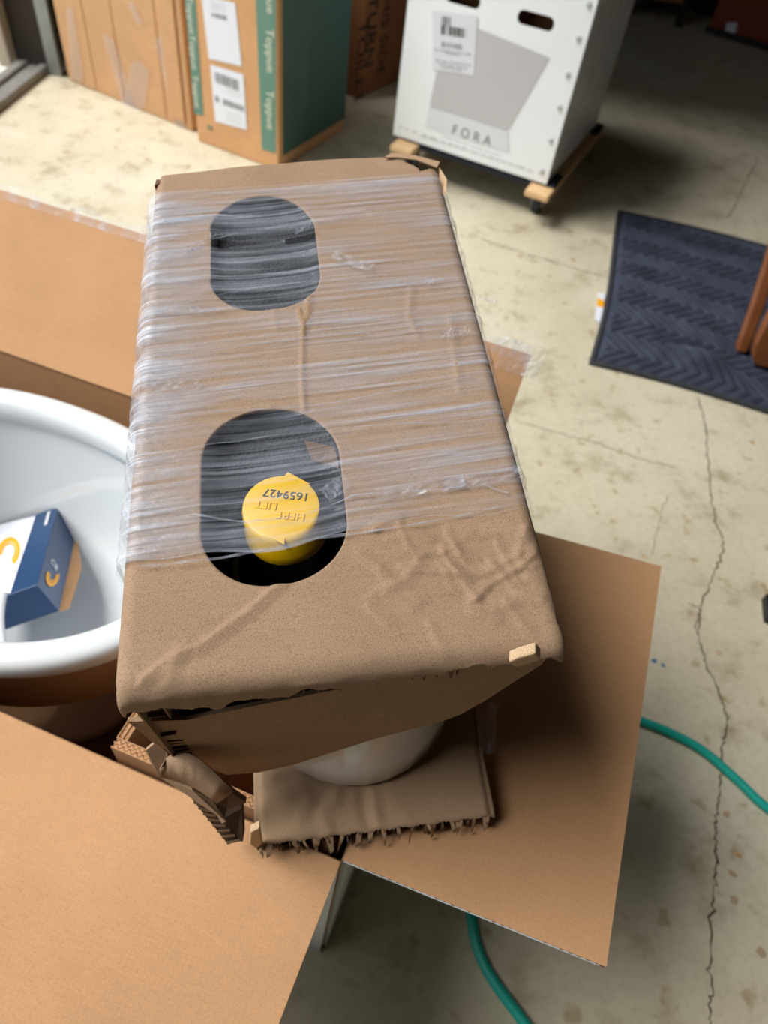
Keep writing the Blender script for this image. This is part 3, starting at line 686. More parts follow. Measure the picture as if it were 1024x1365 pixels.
def flat_strip(name, pix, p0, n_, mat, parent, lift):
    inv = np.linalg.inv(np.array(parent.matrix_world)); q = [(inv @ np.append(onpl(x_, y_, p0, n_)+n_*lift, 1))[:3] for x_, y_ in pix]; k = len(q)//2
    return mesh_obj(name, q, [(i, i+1, 2*k-2-i, 2*k-1-i) for i in range(k-1)], mat, parent)
for rr0, rr1 in ((14.5, 21), (10.5, 13.5)):
    flat_strip('orange_logo', ringpoly((12, 737), 150, 400, rr0, rr1, .72, .32), V0, nA, M_orange, hw, .0014)
for rr0, rr1 in ((9.5, 14), (6, 8.5)):
    flat_strip('orange_logo', ringpoly((69.5, 768), -20, 200, rr0, rr1, .62, .22), V0, nB, M_orange, hw, .0010)
c = onpl(71.5, 753, V0, nB)+nB*.001; text_part('lettering', 'CB', .014, c, -e1*.2+e2, -e1*-1, M_label, hw)
decal('white_mark', [(64, 683), (68, 682), (63, 700), (59, 701)], V0, nA, M_inkfaint, hw, lift=.0006)
m = MB(); q0 = np.array([l1_, l2_, 0.0]); q1 = np.array([0.0, l2_, 0.0])
m.prism([q0, q0*.55+q1*.45+np.array([0, .013, -.012]), q1+np.array([.012, .010, -.008]), q1], (0, .001, .001)); m.build('loose_flap', M_flap, hw)
# white leaflet curled beside it
nu, nv = 12, 10; vs = []
for j in range(nv):
    for i in range(nu):
        px = -70+80*i/(nu-1)-4*math.sin(math.pi*j/(nv-1)); py = 790+70*j/(nv-1)
        vs.append(P(px, py, .405+.014*math.sin(i/(nu-1)*2.2)))
ob = mesh_obj('instruction_leaflet', vs, grid_faces(nu, nv).tolist(), M_label, None, True); tag(ob, 'white curled paper leaflet beside the navy box in the bowl', 'leaflet')
md = ob.modifiers.new('thick', 'SOLIDIFY'); md.thickness = .0008

# ================================================================== tank carton (tilted towards the viewer)
ez = unit((-.041, -.138, .989)); pc = P(430, 560, .857)
cor = [onpl(*p_, pc, ez) for p_ in ((208, 235), (590, 225), (760, 872), (140, 935))]
O = sum(cor)/4; ex = unit(cor[1]-cor[0]+cor[2]-cor[3]); ey = np.cross(ez, ex)
W, L = .262, .480
HB = .36
ctn = empty('tank_carton', O-ez*HB, (ex, ey, ez)); bpy.context.view_layer.update()
tag(ctn, 'tall kraft honeycomb carton with two oval holes, its top wrapped in stretch film', 'carton')
CINV = np.linalg.inv(np.array(ctn.matrix_world))
def LT(px, py, drop=0.0):                     # pixel -> carton (u, v) on the plane `drop` below the top
    q = (CINV @ np.append(onpl(px, py, O-ez*drop, ez), 1))[:3]; return np.array([q[0], q[1]])
def LP(p): return (CINV @ np.append(p, 1))[:3]
holes = [(-.0357, .1300, .0440, .0700, .040), (-.0378, -.1100, .0460, .0690, .043)]
def sd_hole(u, v, h):
    cx, cy, hx, hy, r_ = h; qx = np.abs(u-cx)-(hx-r_); qy = np.abs(v-cy)-(hy-r_)
    return np.hypot(np.maximum(qx, 0), np.maximum(qy, 0))+np.minimum(np.maximum(qx, qy), 0)-r_
def crease(u, v, pix, amp, wid, sgn_w=0.0):
    out = np.zeros_like(u); pts = [LT(*p_) for p_ in pix]
    best = np.full_like(u, 9.0); side = np.zeros_like(u)
    for a_, b_ in zip(pts[:-1], pts[1:]):
        d = b_-a_; L2 = d@d; tt = np.clip(((u-a_[0])*d[0]+(v-a_[1])*d[1])/L2, 0, 1)
        dx, dy = u-a_[0]-tt*d[0], v-a_[1]-tt*d[1]; dist = np.hypot(dx, dy); s_ = np.sign(d[0]*dy-d[1]*dx)
        k = dist < best; best = np.where(k, dist, best); side = np.where(k, s_, side)
    w1, w2 = wid*2.6, wid*(2.6-2.0*sgn_w); return 1.0*amp*np.maximum(0, 1-best/np.where(side > 0, w1, w2))
LIP_F, LIP_S, RB = .019, .030, .011
nu, nv = 252, 430
fu = np.linspace(-W/2-LIP_S, W/2+LIP_S, nu); fv = np.linspace(-L/2-LIP_F, L/2-.001, nv)
U, V = np.meshgrid(fu, fv)
# snap grid lines to the hole outlines
for h in holes:
    e_ = 1e-4; s_ = sd_hole(U, V, h); gx = (sd_hole(U+e_, V, h)-sd_hole(U-e_, V, h))/(2*e_); gy = (sd_hole(U, V+e_, h)-sd_hole(U, V-e_, h))/(2*e_)
    k = np.abs(s_) < .0009; U = np.where(k, U-s_*gx, U); V = np.where(k, V-s_*gy, V)
Hh = np.zeros_like(U)
CR = [([(398, 415), (404, 440), (402, 500), (405, 545)], .0016, .0016, .6), ([(412, 392), (410, 420), (403, 445)], .0013, .002, .4), ([(365, 415), (368, 440)], .0008, .002, .3), ([(548, 385), (545, 420), (556, 450)], .0010, .0022, .4), ([(600, 420), (605, 470), (612, 520)], .0010, .0025, .4),
      ([(372, 778), (330, 815), (270, 858), (222, 880), (190, 905)], .0020, .0028, .7), ([(240, 865), (225, 905), (215, 930)], .0012, .003, .3),
      ([(462, 712), (500, 722), (545, 740), (590, 738)], .0013, .0026, .6), ([(500, 705), (545, 712), (600, 730), (650, 752)], .0012, .0024, .6), ([(540, 762), (590, 764), (640, 768), (690, 742)], .0015, .0028, .7), ([(590, 738), (610, 768), (634, 800)], .0016, .0026, .7), ([(634, 800), (655, 778), (690, 760), (716, 735)], .0015, .0026, .7), ([(560, 745), (540, 775), (500, 790)], .0010, .0026, .5), ([(655, 752), (690, 790), (720, 800)], .0013, .0028, .6), ([(480, 740), (520, 770), (560, 800)], .0010, .003, .5), ([(600, 705), (640, 715), (700, 705)], .0010, .0028, .5), ([(660, 810), (700, 800), (735, 808)], .0012, .003, .5), ([(700, 705), (690, 740), (706, 770)], .0013, .003, .5)]
_r = random.Random(21)
for _ in range(20):
    x_, y_ = _r.uniform(475, 715), _r.uniform(695, 835); a_ = _r.uniform(-.5, 1.1); l_ = _r.uniform(22, 60)
    CR.append(([(x_, y_), (x_+l_*math.cos(a_)*.5, y_+l_*math.sin(a_)*.5+_r.uniform(-5, 5)), (x_+l_*math.cos(a_), y_+l_*math.sin(a_))], _r.uniform(.0005, .0012), _r.uniform(.0018, .0032), _r.uniform(.4, .8)))
for pix, am, wi, sg in CR: Hh += crease(U, V, pix, am, wi, sg)
Hh += .0007*np.sin(U*31+1)*np.sin(V*23)+.0004*np.sin(U*77+V*50)+.0003*np.sin(V*140+U*37)
# bend the sheet down over its edges
def bend(c, half, R0):
    s_ = np.sign(c); d = np.abs(c)-(half-R0); th_ = np.clip(d/R0, 0, math.pi/2*.96); rest = np.maximum(d-R0*math.pi/2*.96, 0)
    out = np.where(d < 0, np.abs(c), half-R0+R0*np.sin(th_)+rest*math.cos(math.pi/2*.96)); dz = np.where(d < 0, 0, R0*(1-np.cos(th_))+rest*math.sin(math.pi/2*.96))
    return s_*out, dz
X, z1 = bend(U, W/2, RB)
vneg = np.where(V < 0, V, 0); Yn, z2 = bend(np.minimum(V, 0), L/2, .014); Y = np.where(V < 0, Yn, V)
ragged = .0035*np.sin(U*60)+.003*np.sin(U*143+1)+.002*np.sin(U*310)
z2 = z2*(1+0*U); z2 = np.where(V < -L/2, z2+ragged*np.clip((-V-L/2)/LIP_F, 0, 1), z2)
Zt = Hh*np.clip(1-(z1+z2)/.006, .25, 1) - np.minimum(z1+z2, .05)
bpts = np.array([LT(*p_) for p_ in ((210, 234), (260, 228), (330, 221), (400, 214), (470, 209), (510, 208), (550, 214), (584, 221))])
Y = Y+np.where(V > L/2-.06, (np.interp(X, bpts[:, 0], bpts[:, 1])-L/2)*np.clip((V-(L/2-.06))/.06, 0, 1), 0)
vv = np.stack([X.ravel(), Y.ravel(), Zt.ravel()+HB], 1); ff = grid_faces(nu, nv)
cu_, cv_ = U.ravel()[ff].mean(1), V.ravel()[ff].mean(1)
keep = np.ones(len(ff), bool)
for h in holes: keep &= sd_hole(cu_, cv_, h) > 0
keep &= ~((np.abs(cu_) > W/2+.006) & (cv_ < -L/2-.006+.004*np.sin(cu_*300)))            # torn corners
keep &= ~((cu_ > W/2-.03+.01*np.sin(cv_*200)) & (cv_ > L/2-.010+.004*np.sin(cu_*160)))
keep &= ~((cu_ < -W/2+.006) & (cv_ > L/2-.012))
keep &= ~(cv_ < -L/2-np.interp(cu_, [-.14, -.06, .03, .06, .14], [.019, .017, .010, .004, .001])+.0015*np.sin(cu_*190)+.001*np.sin(cu_*430))
keep &= ~((cu_ > W/2+.001+.003*np.sin(cv_*210)) & (cv_ < -L/2+.05))
keep &= ~((cu_ < -W/2-.004+.003*np.sin(cv_*210)) & (cv_ < -L/2+.03))
ob = mesh_obj('top_panel', vv, ff[keep].tolist(), M_top, ctn, True)
md = ob.modifiers.new('thick', 'SOLIDIFY'); md.thickness = .0026; md.offset = -1
# torn rim of the lifted back-right corner
bp = [LT(x_, y_) for x_, y_ in ((512, 213), (522, 207), (555, 211), (586, 219))]; m = MB()
m.prism([(*p_, HB+.0015) for p_ in bp]+[(bp[3][0]-.004, bp[3][1]-.008, HB+.001), (bp[2][0], bp[2][1]-.006, HB+.001), (bp[1][0]+.006, bp[1][1]-.007, HB+.001)], (0, 0, .0012)); m.build('torn_corner', M_pad, ctn)
rp = [LT(585, 222), LT(594, 240), LT(590, 256)]; m = MB()
m.loops([[(rp[0][0], rp[0][1], HB), (rp[0][0]+.004, rp[0][1], HB-.012)], [(rp[1][0]+.001, rp[1][1], HB+.001), (rp[1][0]-.003, rp[1][1], HB-.014)], [(rp[2][0]+.003, rp[2][1], HB-.002), (rp[2][0]-.004, rp[2][1], HB-.016)]], closed=False); m.build('torn_corner', M_torn, ctn)
m = MB(); m.prism([(-W/2+.001, L/2-.012, HB-.001), (-W/2+.012, L/2-.004, HB-.001), (-W/2+.002, L/2-.001, HB-.002)], (0, 0, -.02)); m.build('corner_void', M_core, ctn)
# back and side boards (honeycomb, thick)
m = MB(); m.box((0, L/2-.012, HB-.10), (W-.03, .016, .18)); m.build('back_panel', M_top, ctn, bevel=.002)
TB = .013
fy = -L/2+.014                                       # plane of the front board
lp = [(fy-.004, HB-.02), (fy-.006, HB-.235), (fy+.03, HB-.26), (fy+.05, HB-.20), (fy+.18, HB-.19), (fy+.40, HB-.17), (L/2-.02, HB-.15), (L/2-.02, HB-.02)]
m = MB(); m.prism([(-W/2+.0005, a_, b_) for a_, b_ in lp], (.0012, 0, 0)); m.prism([(-W/2+TB, a_+.006, b_) for a_, b_ in lp], (.0012, 0, 0)); m.build('left_panel', M_top, ctn)
m = MB(); z_ = HB-.03
while z_ > HB-.232:
    yo = rng.uniform(0, .005); m.box((-W/2+TB/2+.0005, fy+.012+yo, z_), (TB-.002, .03, .0010), (unit((1, 0, rng.uniform(-.25, .25))), (0, 1, 0), (0, 0, 1))); z_ -= rng.uniform(.007, .012)
tag(m.build('honeycomb_core', M_core, ctn), kind='stuff')
rp_ = [(fy+.07, HB-.02), (fy+.07, HB-.06), (fy+.2, HB-.16), (L/2-.02, HB-.16), (L/2-.02, HB-.02)]
m = MB(); m.prism([(W/2-TB, a_, b_) for a_, b_ in rp_], (TB-.001, 0, 0)); m.build('right_panel', M_top, ctn)
# front board: diagonal torn lower edge
fo = O+ey*fy
fpx = [(170, 962), (184, 973), (200, 987), (222, 1002), (250, 1012), (280, 1025), (303, 1033), (345, 1030), (390, 1020), (440, 1004), (500, 985), (545, 973), (580, 965), (615, 952), (650, 932), (690, 906), (722, 886), (735, 868), (700, 872), (620, 890), (560, 899), (450, 919), (380, 933), (330, 943), (250, 960)]
fpts = [LP(onpl(x_, y_, fo, ey)) for x_, y_ in fpx]
# its upper edge sags away from the lip on the left
m = MB(); m.prism(fpts, (0, .003, 0)); m.build('front_panel', M_top, ctn)
m = MB(); m.box((-.02, fy+.014, HB-.065), (W-.05, .004, .12)); m.build('gap_shade_sheet', M_coreshaded, ctn)  # dark sheet standing in for the shade inside the gap
m = MB()
for k in range(26):                                  # honeycomb cells showing in the gap under the lip
    u_ = -W/2+.018+k*.0073+rng.uniform(-.002, .002); m.box((u_, fy-.004+rng.uniform(-.002, .002), HB-.022), (.0009, .012, rng.uniform(.018, .026)), (unit((1, rng.uniform(-.4, .4), 0)), unit((rng.uniform(-.2, .2), 1, 0)), (0, 0, 1)))
tag(m.build('honeycomb_core', M_core, ctn), kind='stuff')
for u_, w_ in ((-.10, .02), (-.072, .010), (-.02, .014), (.012, .02)):
    m = MB(); m.prism([(u_, fy-.006, HB-.020), (u_+w_, fy-.008, HB-.018), (u_+w_*.8, fy-.004, HB-.030), (u_+w_*.2, fy-.005, HB-.034)], (.0, .001, .0)); m.build('torn_paper', M_top, ctn)
# splinter chip at the right of the front edge
cp = [LP(onpl(x_, y_, fo-ey*.018, ey)) for x_, y_ in ((678, 883), (690, 878), (714, 871), (721, 879), (706, 885), (687, 890))]
m = MB(); m.prism(cp, (.001, .006, .002)); m.build('torn_chip', M_torn, ctn, bevel=.001)
# hanging curl of torn honeycomb on the left front edge
TOPE = [(214, 1022, .655), (222, 1010, .662), (233, 1002, .668), (250, 1003, .668), (265, 1010, .664), (280, 1022, .656), (296, 1038, .645), (312, 1054, .634)]
BOTE = [(209, 1034, .628), (216, 1035, .634), (226, 1037, .640), (243, 1041, .640), (256, 1047, .634), (268, 1054, .626), (279, 1061, .618), (290, 1070, .608)]
vs = [LP(P(*p_)) for p_ in TOPE]+[LP(P(*p_)) for p_ in BOTE]; n = len(TOPE)
ob = mesh_obj('curled_flap', vs, [(i, i+1, n+i+1, n+i) for i in range(n-1)], M_top, ctn, True); md = ob.modifiers.new('thick', 'SOLIDIFY'); md.thickness = .0012
m = MB(); tp = [(213, 1036, .630), (232, 1040, .636), (255, 1049, .630), (257, 1054, .628), (283, 1066, .612), (290, 1078, .602), (301, 1095, .590), (296, 1098, .588), (286, 1082, .596), (262, 1066, .606), (235, 1051, .616)]
m.prism([LP(P(*p_)) for p_ in tp], (0, .0015, 0)); m.build('torn_face', M_top, ctn)
m = MB()
for k in range(7):
    s_ = k/6; a_ = P(283+22*s_, 1038+16*s_, .642-.012*s_); b_ = P(296+32*s_, 1058+12*s_, .610-.008*s_); c_ = P(276+26*s_, 1062+18*s_, .612-.02*s_)
    A3, B3, C3 = LP(a_), LP(b_), LP(c_); m.prism([A3, B3, (B3+C3)/2, C3], (.0008, .004, .0012))
tag(m.build('honeycomb_core', M_core, ctn), kind='stuff')
# lower end of the torn left board
lo_px = [(255, 1064, .575), (300, 1090, .545), (322, 1078, .545), (324, 1122, .515), (314, 1121, .515), (304, 1126, .512), (290, 1108, .525), (272, 1085, .55)]
m = MB(); m.prism([LP(P(*p_)) for p_ in lo_px], (.002, .010, 0)); m.build('torn_end', M_coreshaded, ctn)
m = MB()
for k in range(8):
    s_ = k/7; a_ = LP(P(258+44*s_, 1068+54*s_, .573-.058*s_)); b_ = LP(P(278+44*s_, 1074+44*s_, .568-.05*s_)); b_ = a_+(b_-a_)*.86; m.prism([a_, b_, b_+np.array([0, -.0008, -.0012]), a_+np.array([0, -.0008, -.0012])], (0, -.0012, .0004))
tag(m.build('honeycomb_core', M_core, ctn), kind='stuff')
m = MB(); m.prism([LP(P(*p_)) for p_ in ((195, 1000, .67), (205, 992, .675), (222, 1002, .665), (228, 1022, .65), (212, 1034, .64), (203, 1022, .65))], (0, .002, 0)); m.build('torn_paper', M_top, ctn)

# black foam sheet under the holes
m = MB(); m.box((-.03, .125, HB-.020), (.16, .165, .014)); m.build('foam_sheet', M_blackfoam, ctn, bevel=.003)
m = MB(); m.box((-.03, -.042, HB-.0205), (.15, .075, .010), (unit((1, 0, .02)), unit((0, 1, .12)), (0, -.12, 1))); m.build('foam_sheet', M_blackfoam, ctn, bevel=.003)
m = MB(); m.prism([(*LT(405, 575), HB-.010), (*LT(446, 585), HB-.009), (*LT(452, 612), HB-.010), (*LT(415, 600), HB-.011)], (0, 0, -.0015)); m.build('inner_tab', M_core, ctn)

# stretch film ---------------------------------------------------------
SL = math.tan(math.radians(4.6)); FS = .075
nu, nv = 150, 420
fu = np.linspace(-W/2-FS, W/2+FS, nu); tv = np.linspace(-.1478, .2225, nv)
U, T_ = np.meshgrid(fu, tv); V = T_+SL*np.clip(U, -W/2, W/2)
edge_w = .0025*np.sin(U*40)+.0015*np.sin(U*95+2)
V = np.where(T_ < -.140, V+edge_w*np.clip((-.140-T_)/.008, 0, 1), V)
X, z1 = bend(U, W/2+.0012, RB)
def n1d(t_, f_, seed):
    r_ = np.random.default_rng(seed); g = r_.random(4096); x_ = (t_*f_+1000) % 4095; i_ = x_.astype(int); fr = x_-i_; fr = fr*fr*(3-2*fr); return g[i_]*(1-fr)+g[(i_+1) % 4096]*fr
skew = T_+.0018*np.sin(U*18+T_*60)+.0010*np.sin(U*47+T_*200)
Zf = .0010+.0011*n1d(skew, 420, 1)*n1d(skew+U*.03, 90, 2)+.0006*n1d(skew, 900, 3)
for tc_, am in ((-.118, .0018), (-.093, .0012), (-.050, .0012), (.002, .0010), (.035, .0012), (.075, .0014), (.114, .0018), (.152, .0010), (.186, .0012), (-.138, .0014)):
    Zf += am*np.exp(-((skew-tc_-.003*np.sin(U*11+tc_*90))/.0011)**2)
for h in holes:                                       # slack film dips into the openings
    s_ = sd_hole(U, V, h); Zf -= np.where(s_ < 0, .004*(1-np.exp(s_/.012)), 0)
slits = [((290, 327), .010, .0032), ((402, 319), .012, .0026)]
kill = np.zeros(U.shape)
for (sx_, sy_), hl, hh_ in slits:
    c_ = LT(sx_, sy_); du, dv = U-c_[0], V-c_[1]-.10*(U-c_[0]); d2 = (du/hl)**2+(dv/hh_)**2; kill = np.maximum(kill, d2 < 1)
    Zf += .0045*np.exp(-np.maximum(d2-1, 0)/1.2)*(dv > 0)
vv = np.stack([X.ravel(), V.ravel(), (Zf-z1+HB).ravel()], 1)
side = (np.abs(U) > W/2-RB).ravel(); sgn = np.sign(U).ravel(); vv[:, 0] += np.where(side, sgn*Zf.ravel()*.9*np.clip(z1.ravel()/RB, 0, 1), 0)
ff = grid_faces(nu, nv); keep = ~(kill.ravel()[ff].max(1) > 0)
ob = mesh_obj('stretch_film', vv, ff[keep].tolist(), M_film, ctn, True, uv=np.stack([U.ravel(), T_.ravel()], 1))
# further turns of film pulled tight round the left edge, ending raggedly on top
nu, nv = 46, 300; S0 = np.linspace(0, 1, nu); tv = np.linspace(-.146, .221, nv)
SS, T_ = np.meshgrid(S0, tv); ue = -.070+0*T_
U = (-W/2-.07)*(1-SS)+ue*SS; V = T_+SL*np.clip(U, -W/2, W/2); X, z1 = bend(U, W/2+.0026, RB)
sk = T_+.0018*np.sin(U*18+T_*60); Zf = .0024+.0008*n1d(sk, 420, 7)+.0006*n1d(sk, 900, 8)
for h in holes:
    s_ = sd_hole(U, V, h); Zf -= np.where(s_ < 0, .004*(1-np.exp(s_/.012)), 0)
k_ = np.clip(z1/RB, 0, 1); vv = np.stack([(X-Zf*.9*k_).ravel(), V.ravel(), (Zf*(1-k_*.6)-z1+HB).ravel()], 1)
mesh_obj('stretch_film', vv, grid_faces(nu, nv).tolist(), M_filmthick, ctn, True, uv=np.stack([U.ravel(), T_.ravel()], 1))
# twisted, bunched strands of film
for k, (pix, r_) in enumerate([([(192, 480), (300, 470), (420, 452), (540, 445), (660, 440)], .0006), ([(160, 700), (260, 690), (330, 700), (410, 690), (470, 665), (640, 650), (712, 660)], .0007), ([(150, 762), (260, 752), (330, 742), (420, 722), (560, 702), (716, 672)], .0009), ([(184, 560), (300, 552), (420, 545), (560, 520), (690, 500)], .0006), ([(200, 345), (285, 322), (350, 310), (420, 298)], .0006), ([(198, 420), (300, 395), (420, 378), (640, 372)], .0006), ([(178, 620), (260, 600), (330, 590), (450, 575), (690, 560)], .0005), ([(203, 300), (330, 285), (460, 268), (590, 262)], .0005)]):
    pts = [LT(*p_) for p_ in pix]; path = []
    for p_ in pts: p_[0] = min(max(p_[0], -W/2+.012), W/2-.012)
    for a_, b_ in zip(pts[:-1], pts[1:]):
        for j in range(6): path.append((*(a_+(b_-a_)*j/6), HB+.0035+.0007*math.sin(j+k)))
    m = MB(); m.tube(path, [r_*(.6+.8*rng.random()) for _ in path], 5); me_ = m.build('film_strand', M_tape, ctn, True)
    lay = me_.data.uv_layers.new(name='UVMap')
    for i, lp_ in enumerate(me_.data.loops): c_ = me_.data.vertices[lp_.vertex_index].co; lay.data[i].uv = (c_.x, c_.y)
# crinkled loose bits of film
for px, py, sx_, sy_, rot in ((470, 354, .018, .006, -.55), (605, 448, .012, .004, .3), (560, 655, .03, .005, .12), (640, 643, .028, .005, .14), (270, 418, .014, .003, .1), (235, 520, .02, .004, .05), (650, 405, .008, .003, -.5), (448, 655, .010, .006, .6), (575, 380, .006, .003, .5), (292, 320, .011, .0025, .15), (405, 311, .010, .003, .5), (262, 338, .012, .002, .35)):
    c_ = LT(px, py); nu, nv = 12, 6; vs, uvs = [], []
    for j in range(nv):
        for i in range(nu):
            a_, b_ = (i/(nu-1)-.5)*2*sx_, (j/(nv-1)-.5)*2*sy_; u_, v_ = a_*math.cos(rot)-b_*math.sin(rot), a_*math.sin(rot)+b_*math.cos(rot)
            vs.append((c_[0]+u_, c_[1]+v_, HB+.0030+.0035*rng.random())); uvs.append((u_, v_))
    mesh_obj('film_crinkle', vs, grid_faces(nu, nv).tolist(), M_tape, ctn, False, uv=uvs)

# ================================================================== toilet tank inside the carton
TO = O-ez*HB
tank = empty('toilet_tank', TO, (ex, ey, ez)); bpy.context.view_layer.update()
tag(tank, 'white ceramic toilet tank with rounded end standing inside the honeycomb carton', 'toilet tank')
def st_ring(hw_, v0, v1, z_, uc, n=14):
    out = []
    for k in range(n+1): a_ = math.pi+math.pi*k/n; out.append((uc+hw_*math.cos(a_), v0+hw_+hw_*math.sin(a_), z_))
    for k in range(n+1): a_ = math.pi*k/n; out.append((uc+hw_*math.cos(a_), v1-hw_*.5+hw_*.5*math.sin(a_), z_))
    return out
PADZ = HB-.315                                     # pad top, in carton coordinates
m = MB(); m.loops([st_ring(a_, b_, c_, z_, .016) for a_, b_, c_, z_ in ((.085, -.215, .17, PADZ-.010), (.096, -.236, .185, PADZ-.004), (.098, -.240, .19, PADZ+.012), (.099, -.235, .195, PADZ+.05), (.100, -.220, .195, PADZ+.09), (.102, -.215, .20, PADZ+.13), (.104, -.215, .205, HB-.16), (.102, -.213, .203, HB-.154), (.096, -.206, .196, HB-.154), (.093, -.203, .193, HB-.16))], cap0=True)
m.build('body', M_ceramic, tank, True)
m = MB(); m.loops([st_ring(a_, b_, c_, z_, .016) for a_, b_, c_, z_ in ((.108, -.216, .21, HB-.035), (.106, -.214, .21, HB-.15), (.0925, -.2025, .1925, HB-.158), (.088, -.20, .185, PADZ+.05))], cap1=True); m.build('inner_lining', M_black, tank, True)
cc_ = LT(375, 677, .024); CD = .0225
fv_ = empty('flush_valve', (0, 0, 0)); fv_.parent = tank
m = MB()
def disc(mm, c_, r_, z_, n=28): return [(c_[0]+r_*math.cos(2*math.pi*k/n), c_[1]+r_*math.sin(2*math.pi*k/n), z_) for k in range(n)]
m.loops([disc(m, cc_, r_, z_) for r_, z_ in ((.024, HB-.22), (.024, HB-CD-.04), (.021, HB-CD-.035), (.021, HB-CD-.019))], cap0=True, cap1=True); m.build('valve_stem', M_black, fv_, True)
m = MB(); c2_ = (cc_[0]+.002, cc_[1]-.006)
m.loops([disc(m, c2_, .0288, HB-CD-.0205), disc(m, c2_, .0288, HB-CD-.017), disc(m, c2_, .0277, HB-CD-.013), disc(m, (cc_[0], cc_[1]-.001), .0268, HB-CD-.0026), disc(m, cc_, .0261, HB-CD-.0006), disc(m, cc_, .0240, HB-CD)], cap0=True, cap1=True)
cp_ = m.build('cap', M_yellow, fv_, True)
md = cp_.modifiers.new('edge', 'EDGE_SPLIT'); md.split_angle = math.radians(45)
t0 = cc_
for tab in ([(t0[0]+.002, t0[1]+.0240), (t0[0]+.015, t0[1]+.018), (t0[0]+.0215, t0[1]+.017), (t0[0]+.006, t0[1]+.029)], [(t0[0]-.008, t0[1]-.0235), (t0[0]+.002, t0[1]-.0235), (t0[0]+.001, t0[1]-.030)]):
    m = MB(); m.prism([(*q, HB-CD) for q in tab], (0, 0, -.003)); m.build('cap_tab', M_yellow, fv_, bevel=.0006)
wc = lambda u_, v_, z_: O-ez*HB+ex*u_+ey*v_+ez*z_
text_part('lettering', '1659427', .0092, wc(t0[0]+.004, t0[1]+.0095, HB-CD+.0002), -unit(ex*.97-ey*.22), -ey, M_ink, fv_, ext=.0002)
text_part('embossed_lettering', 'LIFT', .0085, wc(t0[0]-.010, t0[1]+.002, HB-CD+.0002), -unit(ex*.97-ey*.22), -ey, M_yellow, fv_, ext=.0005)
text_part('embossed_lettering', 'HERE', .0085, wc(t0[0]+.006, t0[1]-.008, HB-CD+.0002), -unit(ex*.97-ey*.22), -ey, M_yellow, fv_, ext=.0005)

# ================================================================== honeycomb pad under the tank
pz0 = PADZ
pad = empty('honeycomb_pad', O-ez*(HB-PADZ+.030), (ex, ey, ez)); bpy.context.view_layer.update()
tag(pad, 'thick honeycomb cardboard pad with torn fringed edge under the white tank', 'packing pad')
u0, u1, v0, v1 = -.0828, .1312, -.277, .21; PT = .026
nu, nv = 110, 120
U, V = np.meshgrid(np.linspace(u0-.004, u1+.004, nu), np.linspace(v0-.001, v1, nv))
def pcr(pix, am, wi):
    pts = []
    for x_, y_ in pix: q = LP(onpl(x_, y_, O-ez*.315, ez)); pts.append(q[:2])
    best = np.full_like(U, 9.0)
    for a_, b_ in zip(pts[:-1], pts[1:]):
        d = b_-a_; tt = np.clip(((U-a_[0])*d[0]+(V-a_[1])*d[1])/(d@d), 0, 1); best = np.minimum(best, np.hypot(U-a_[0]-tt*d[0], V-a_[1]-tt*d[1]))
    return .55*am*np.maximum(0, 1-best/(wi*2.2))
Zp = np.zeros_like(U)
for pix, am, wi in (([(484, 1055), (486, 1085), (500, 1108)], -.004, .004), ([(498, 1060), (503, 1106)], .004, .004), ([(450, 1052), (446, 1070), (430, 1085), (440, 1110)], .004, .004), ([(400, 1045), (415, 1070), (400, 1090)], .003, .004), ([(375, 1040), (400, 1048), (425, 1062)], -.003, .004), ([(360, 1062), (390, 1055)], .0025, .004), ([(520, 1060), (540, 1085)], .002, .006), ([(590, 1000), (625, 990)], .003, .005)): Zp += pcr(pix, am, wi)
Zp += .0006*np.sin(U*50+1)*np.sin(V*41)
eg = np.clip(np.minimum(U-u0, u1-U)/.006, -1, 1); Zp -= .004*(1-np.clip(eg, 0, 1))**2
Zp -= .0012*(1-np.clip((V-v0)/.008, 0, 1))**2
V2 = V+np.where(V < v0+.003, .0007*np.sin(U*1400)+.0006*np.sin(U*310), 0)
mesh_top = mesh_obj('top_paper', np.stack([U.ravel(), V2.ravel(), Zp.ravel()+.0300], 1), grid_faces(nu, nv), M_pad, pad, True); md = mesh_top.modifiers.new('t', 'SOLIDIFY'); md.thickness = .0012; md.offset = -1
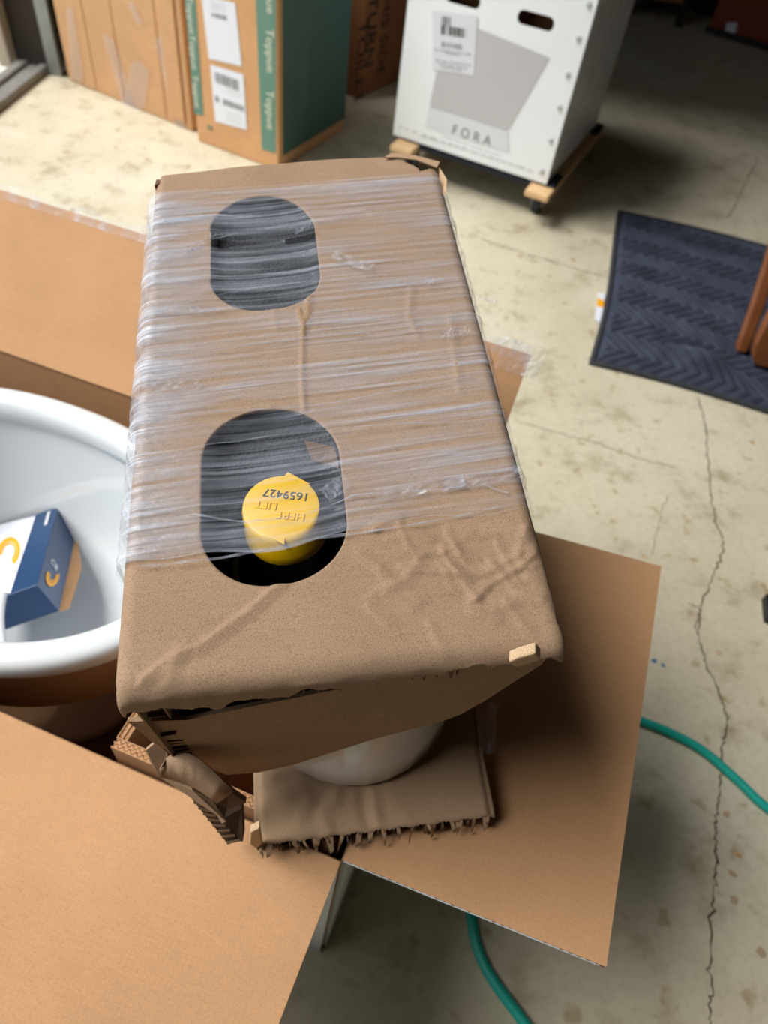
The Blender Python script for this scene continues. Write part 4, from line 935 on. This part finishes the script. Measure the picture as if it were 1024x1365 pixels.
m = MB(); m.box(((u0+u1)/2, (v0+v1)/2-.000, .030-PT), (u1-u0-.006, v1-v0-.002, .0012)); m.build('bottom_paper', M_coreshaded, pad)
m = MB(); k = 0
for uu in np.arange(u0+.003, u1, .0105):
    uu += rng.uniform(-.002, .002); m.box((uu, v0+.050+rng.uniform(-.002, .003), .0155), (.0008, .11, .021), (unit((1, rng.uniform(-.12, .12), 0)), unit((rng.uniform(-.12, .12), 1, 0)), (0, 0, 1)))
for yy in np.arange(v0+.006, v0+.12, .016): m.box(((u0+u1)/2, yy+rng.uniform(-.002, .002), .016), (u1-u0-.01, .0008, .022))
tag(m.build('honeycomb_core', M_core, pad), kind='stuff')
for k in range(18):                                  # fringe of torn paper along the front
    uu = u0+.002+(u1-u0-.006)*k/17+rng.uniform(-.005, .005); wd_ = rng.uniform(.002, .008); ln = rng.uniform(.006, .024); cl = rng.uniform(-.006, .006)
    n = 5; vs = []
    for j in range(n):
        s_ = j/(n-1); yy = v0+.001-rng.uniform(.004, .012)*s_-.004*math.sin(s_*2.2); w_ = wd_*(1-.6*s_)
        vs += [(uu-w_/2+cl*s_, yy, .0285-ln*s_), (uu+w_/2+cl*s_, yy+.002*s_, .0285-ln*s_)]
    mesh_obj('paper_fringe', vs, [(2*j, 2*j+1, 2*j+3, 2*j+2) for j in range(n-1)], M_pad if k % 3 else M_torn, pad, True)
m = MB(); m.prism([LP(onpl(x_, y_, O-ez*.32-ey*.28, ey))-[0, 0, PADZ-.03] for x_, y_ in ((334, 1110), (346, 1104), (350, 1125), (342, 1132), (333, 1126))], (.0, .006, .0)); m.build('torn_paper', M_torn, pad, bevel=.001)
# loose wrap hanging at its right side
vs, uvs = [], []
for j in range(10):
    for i in range(8):
        px, py = 638+26*i/7+3*math.sin(j), 935+70*j/9; q = LP(P(px, py, .61-.05*j/9+.01*math.sin(i*1.3+j))); vs.append(q-np.array([0, 0, PADZ-.03])); uvs.append((i*.01, j*.01))
mesh_obj('loose_wrap', vs, grid_faces(8, 10).tolist(), M_filmsoft, pad, True, uv=uvs)
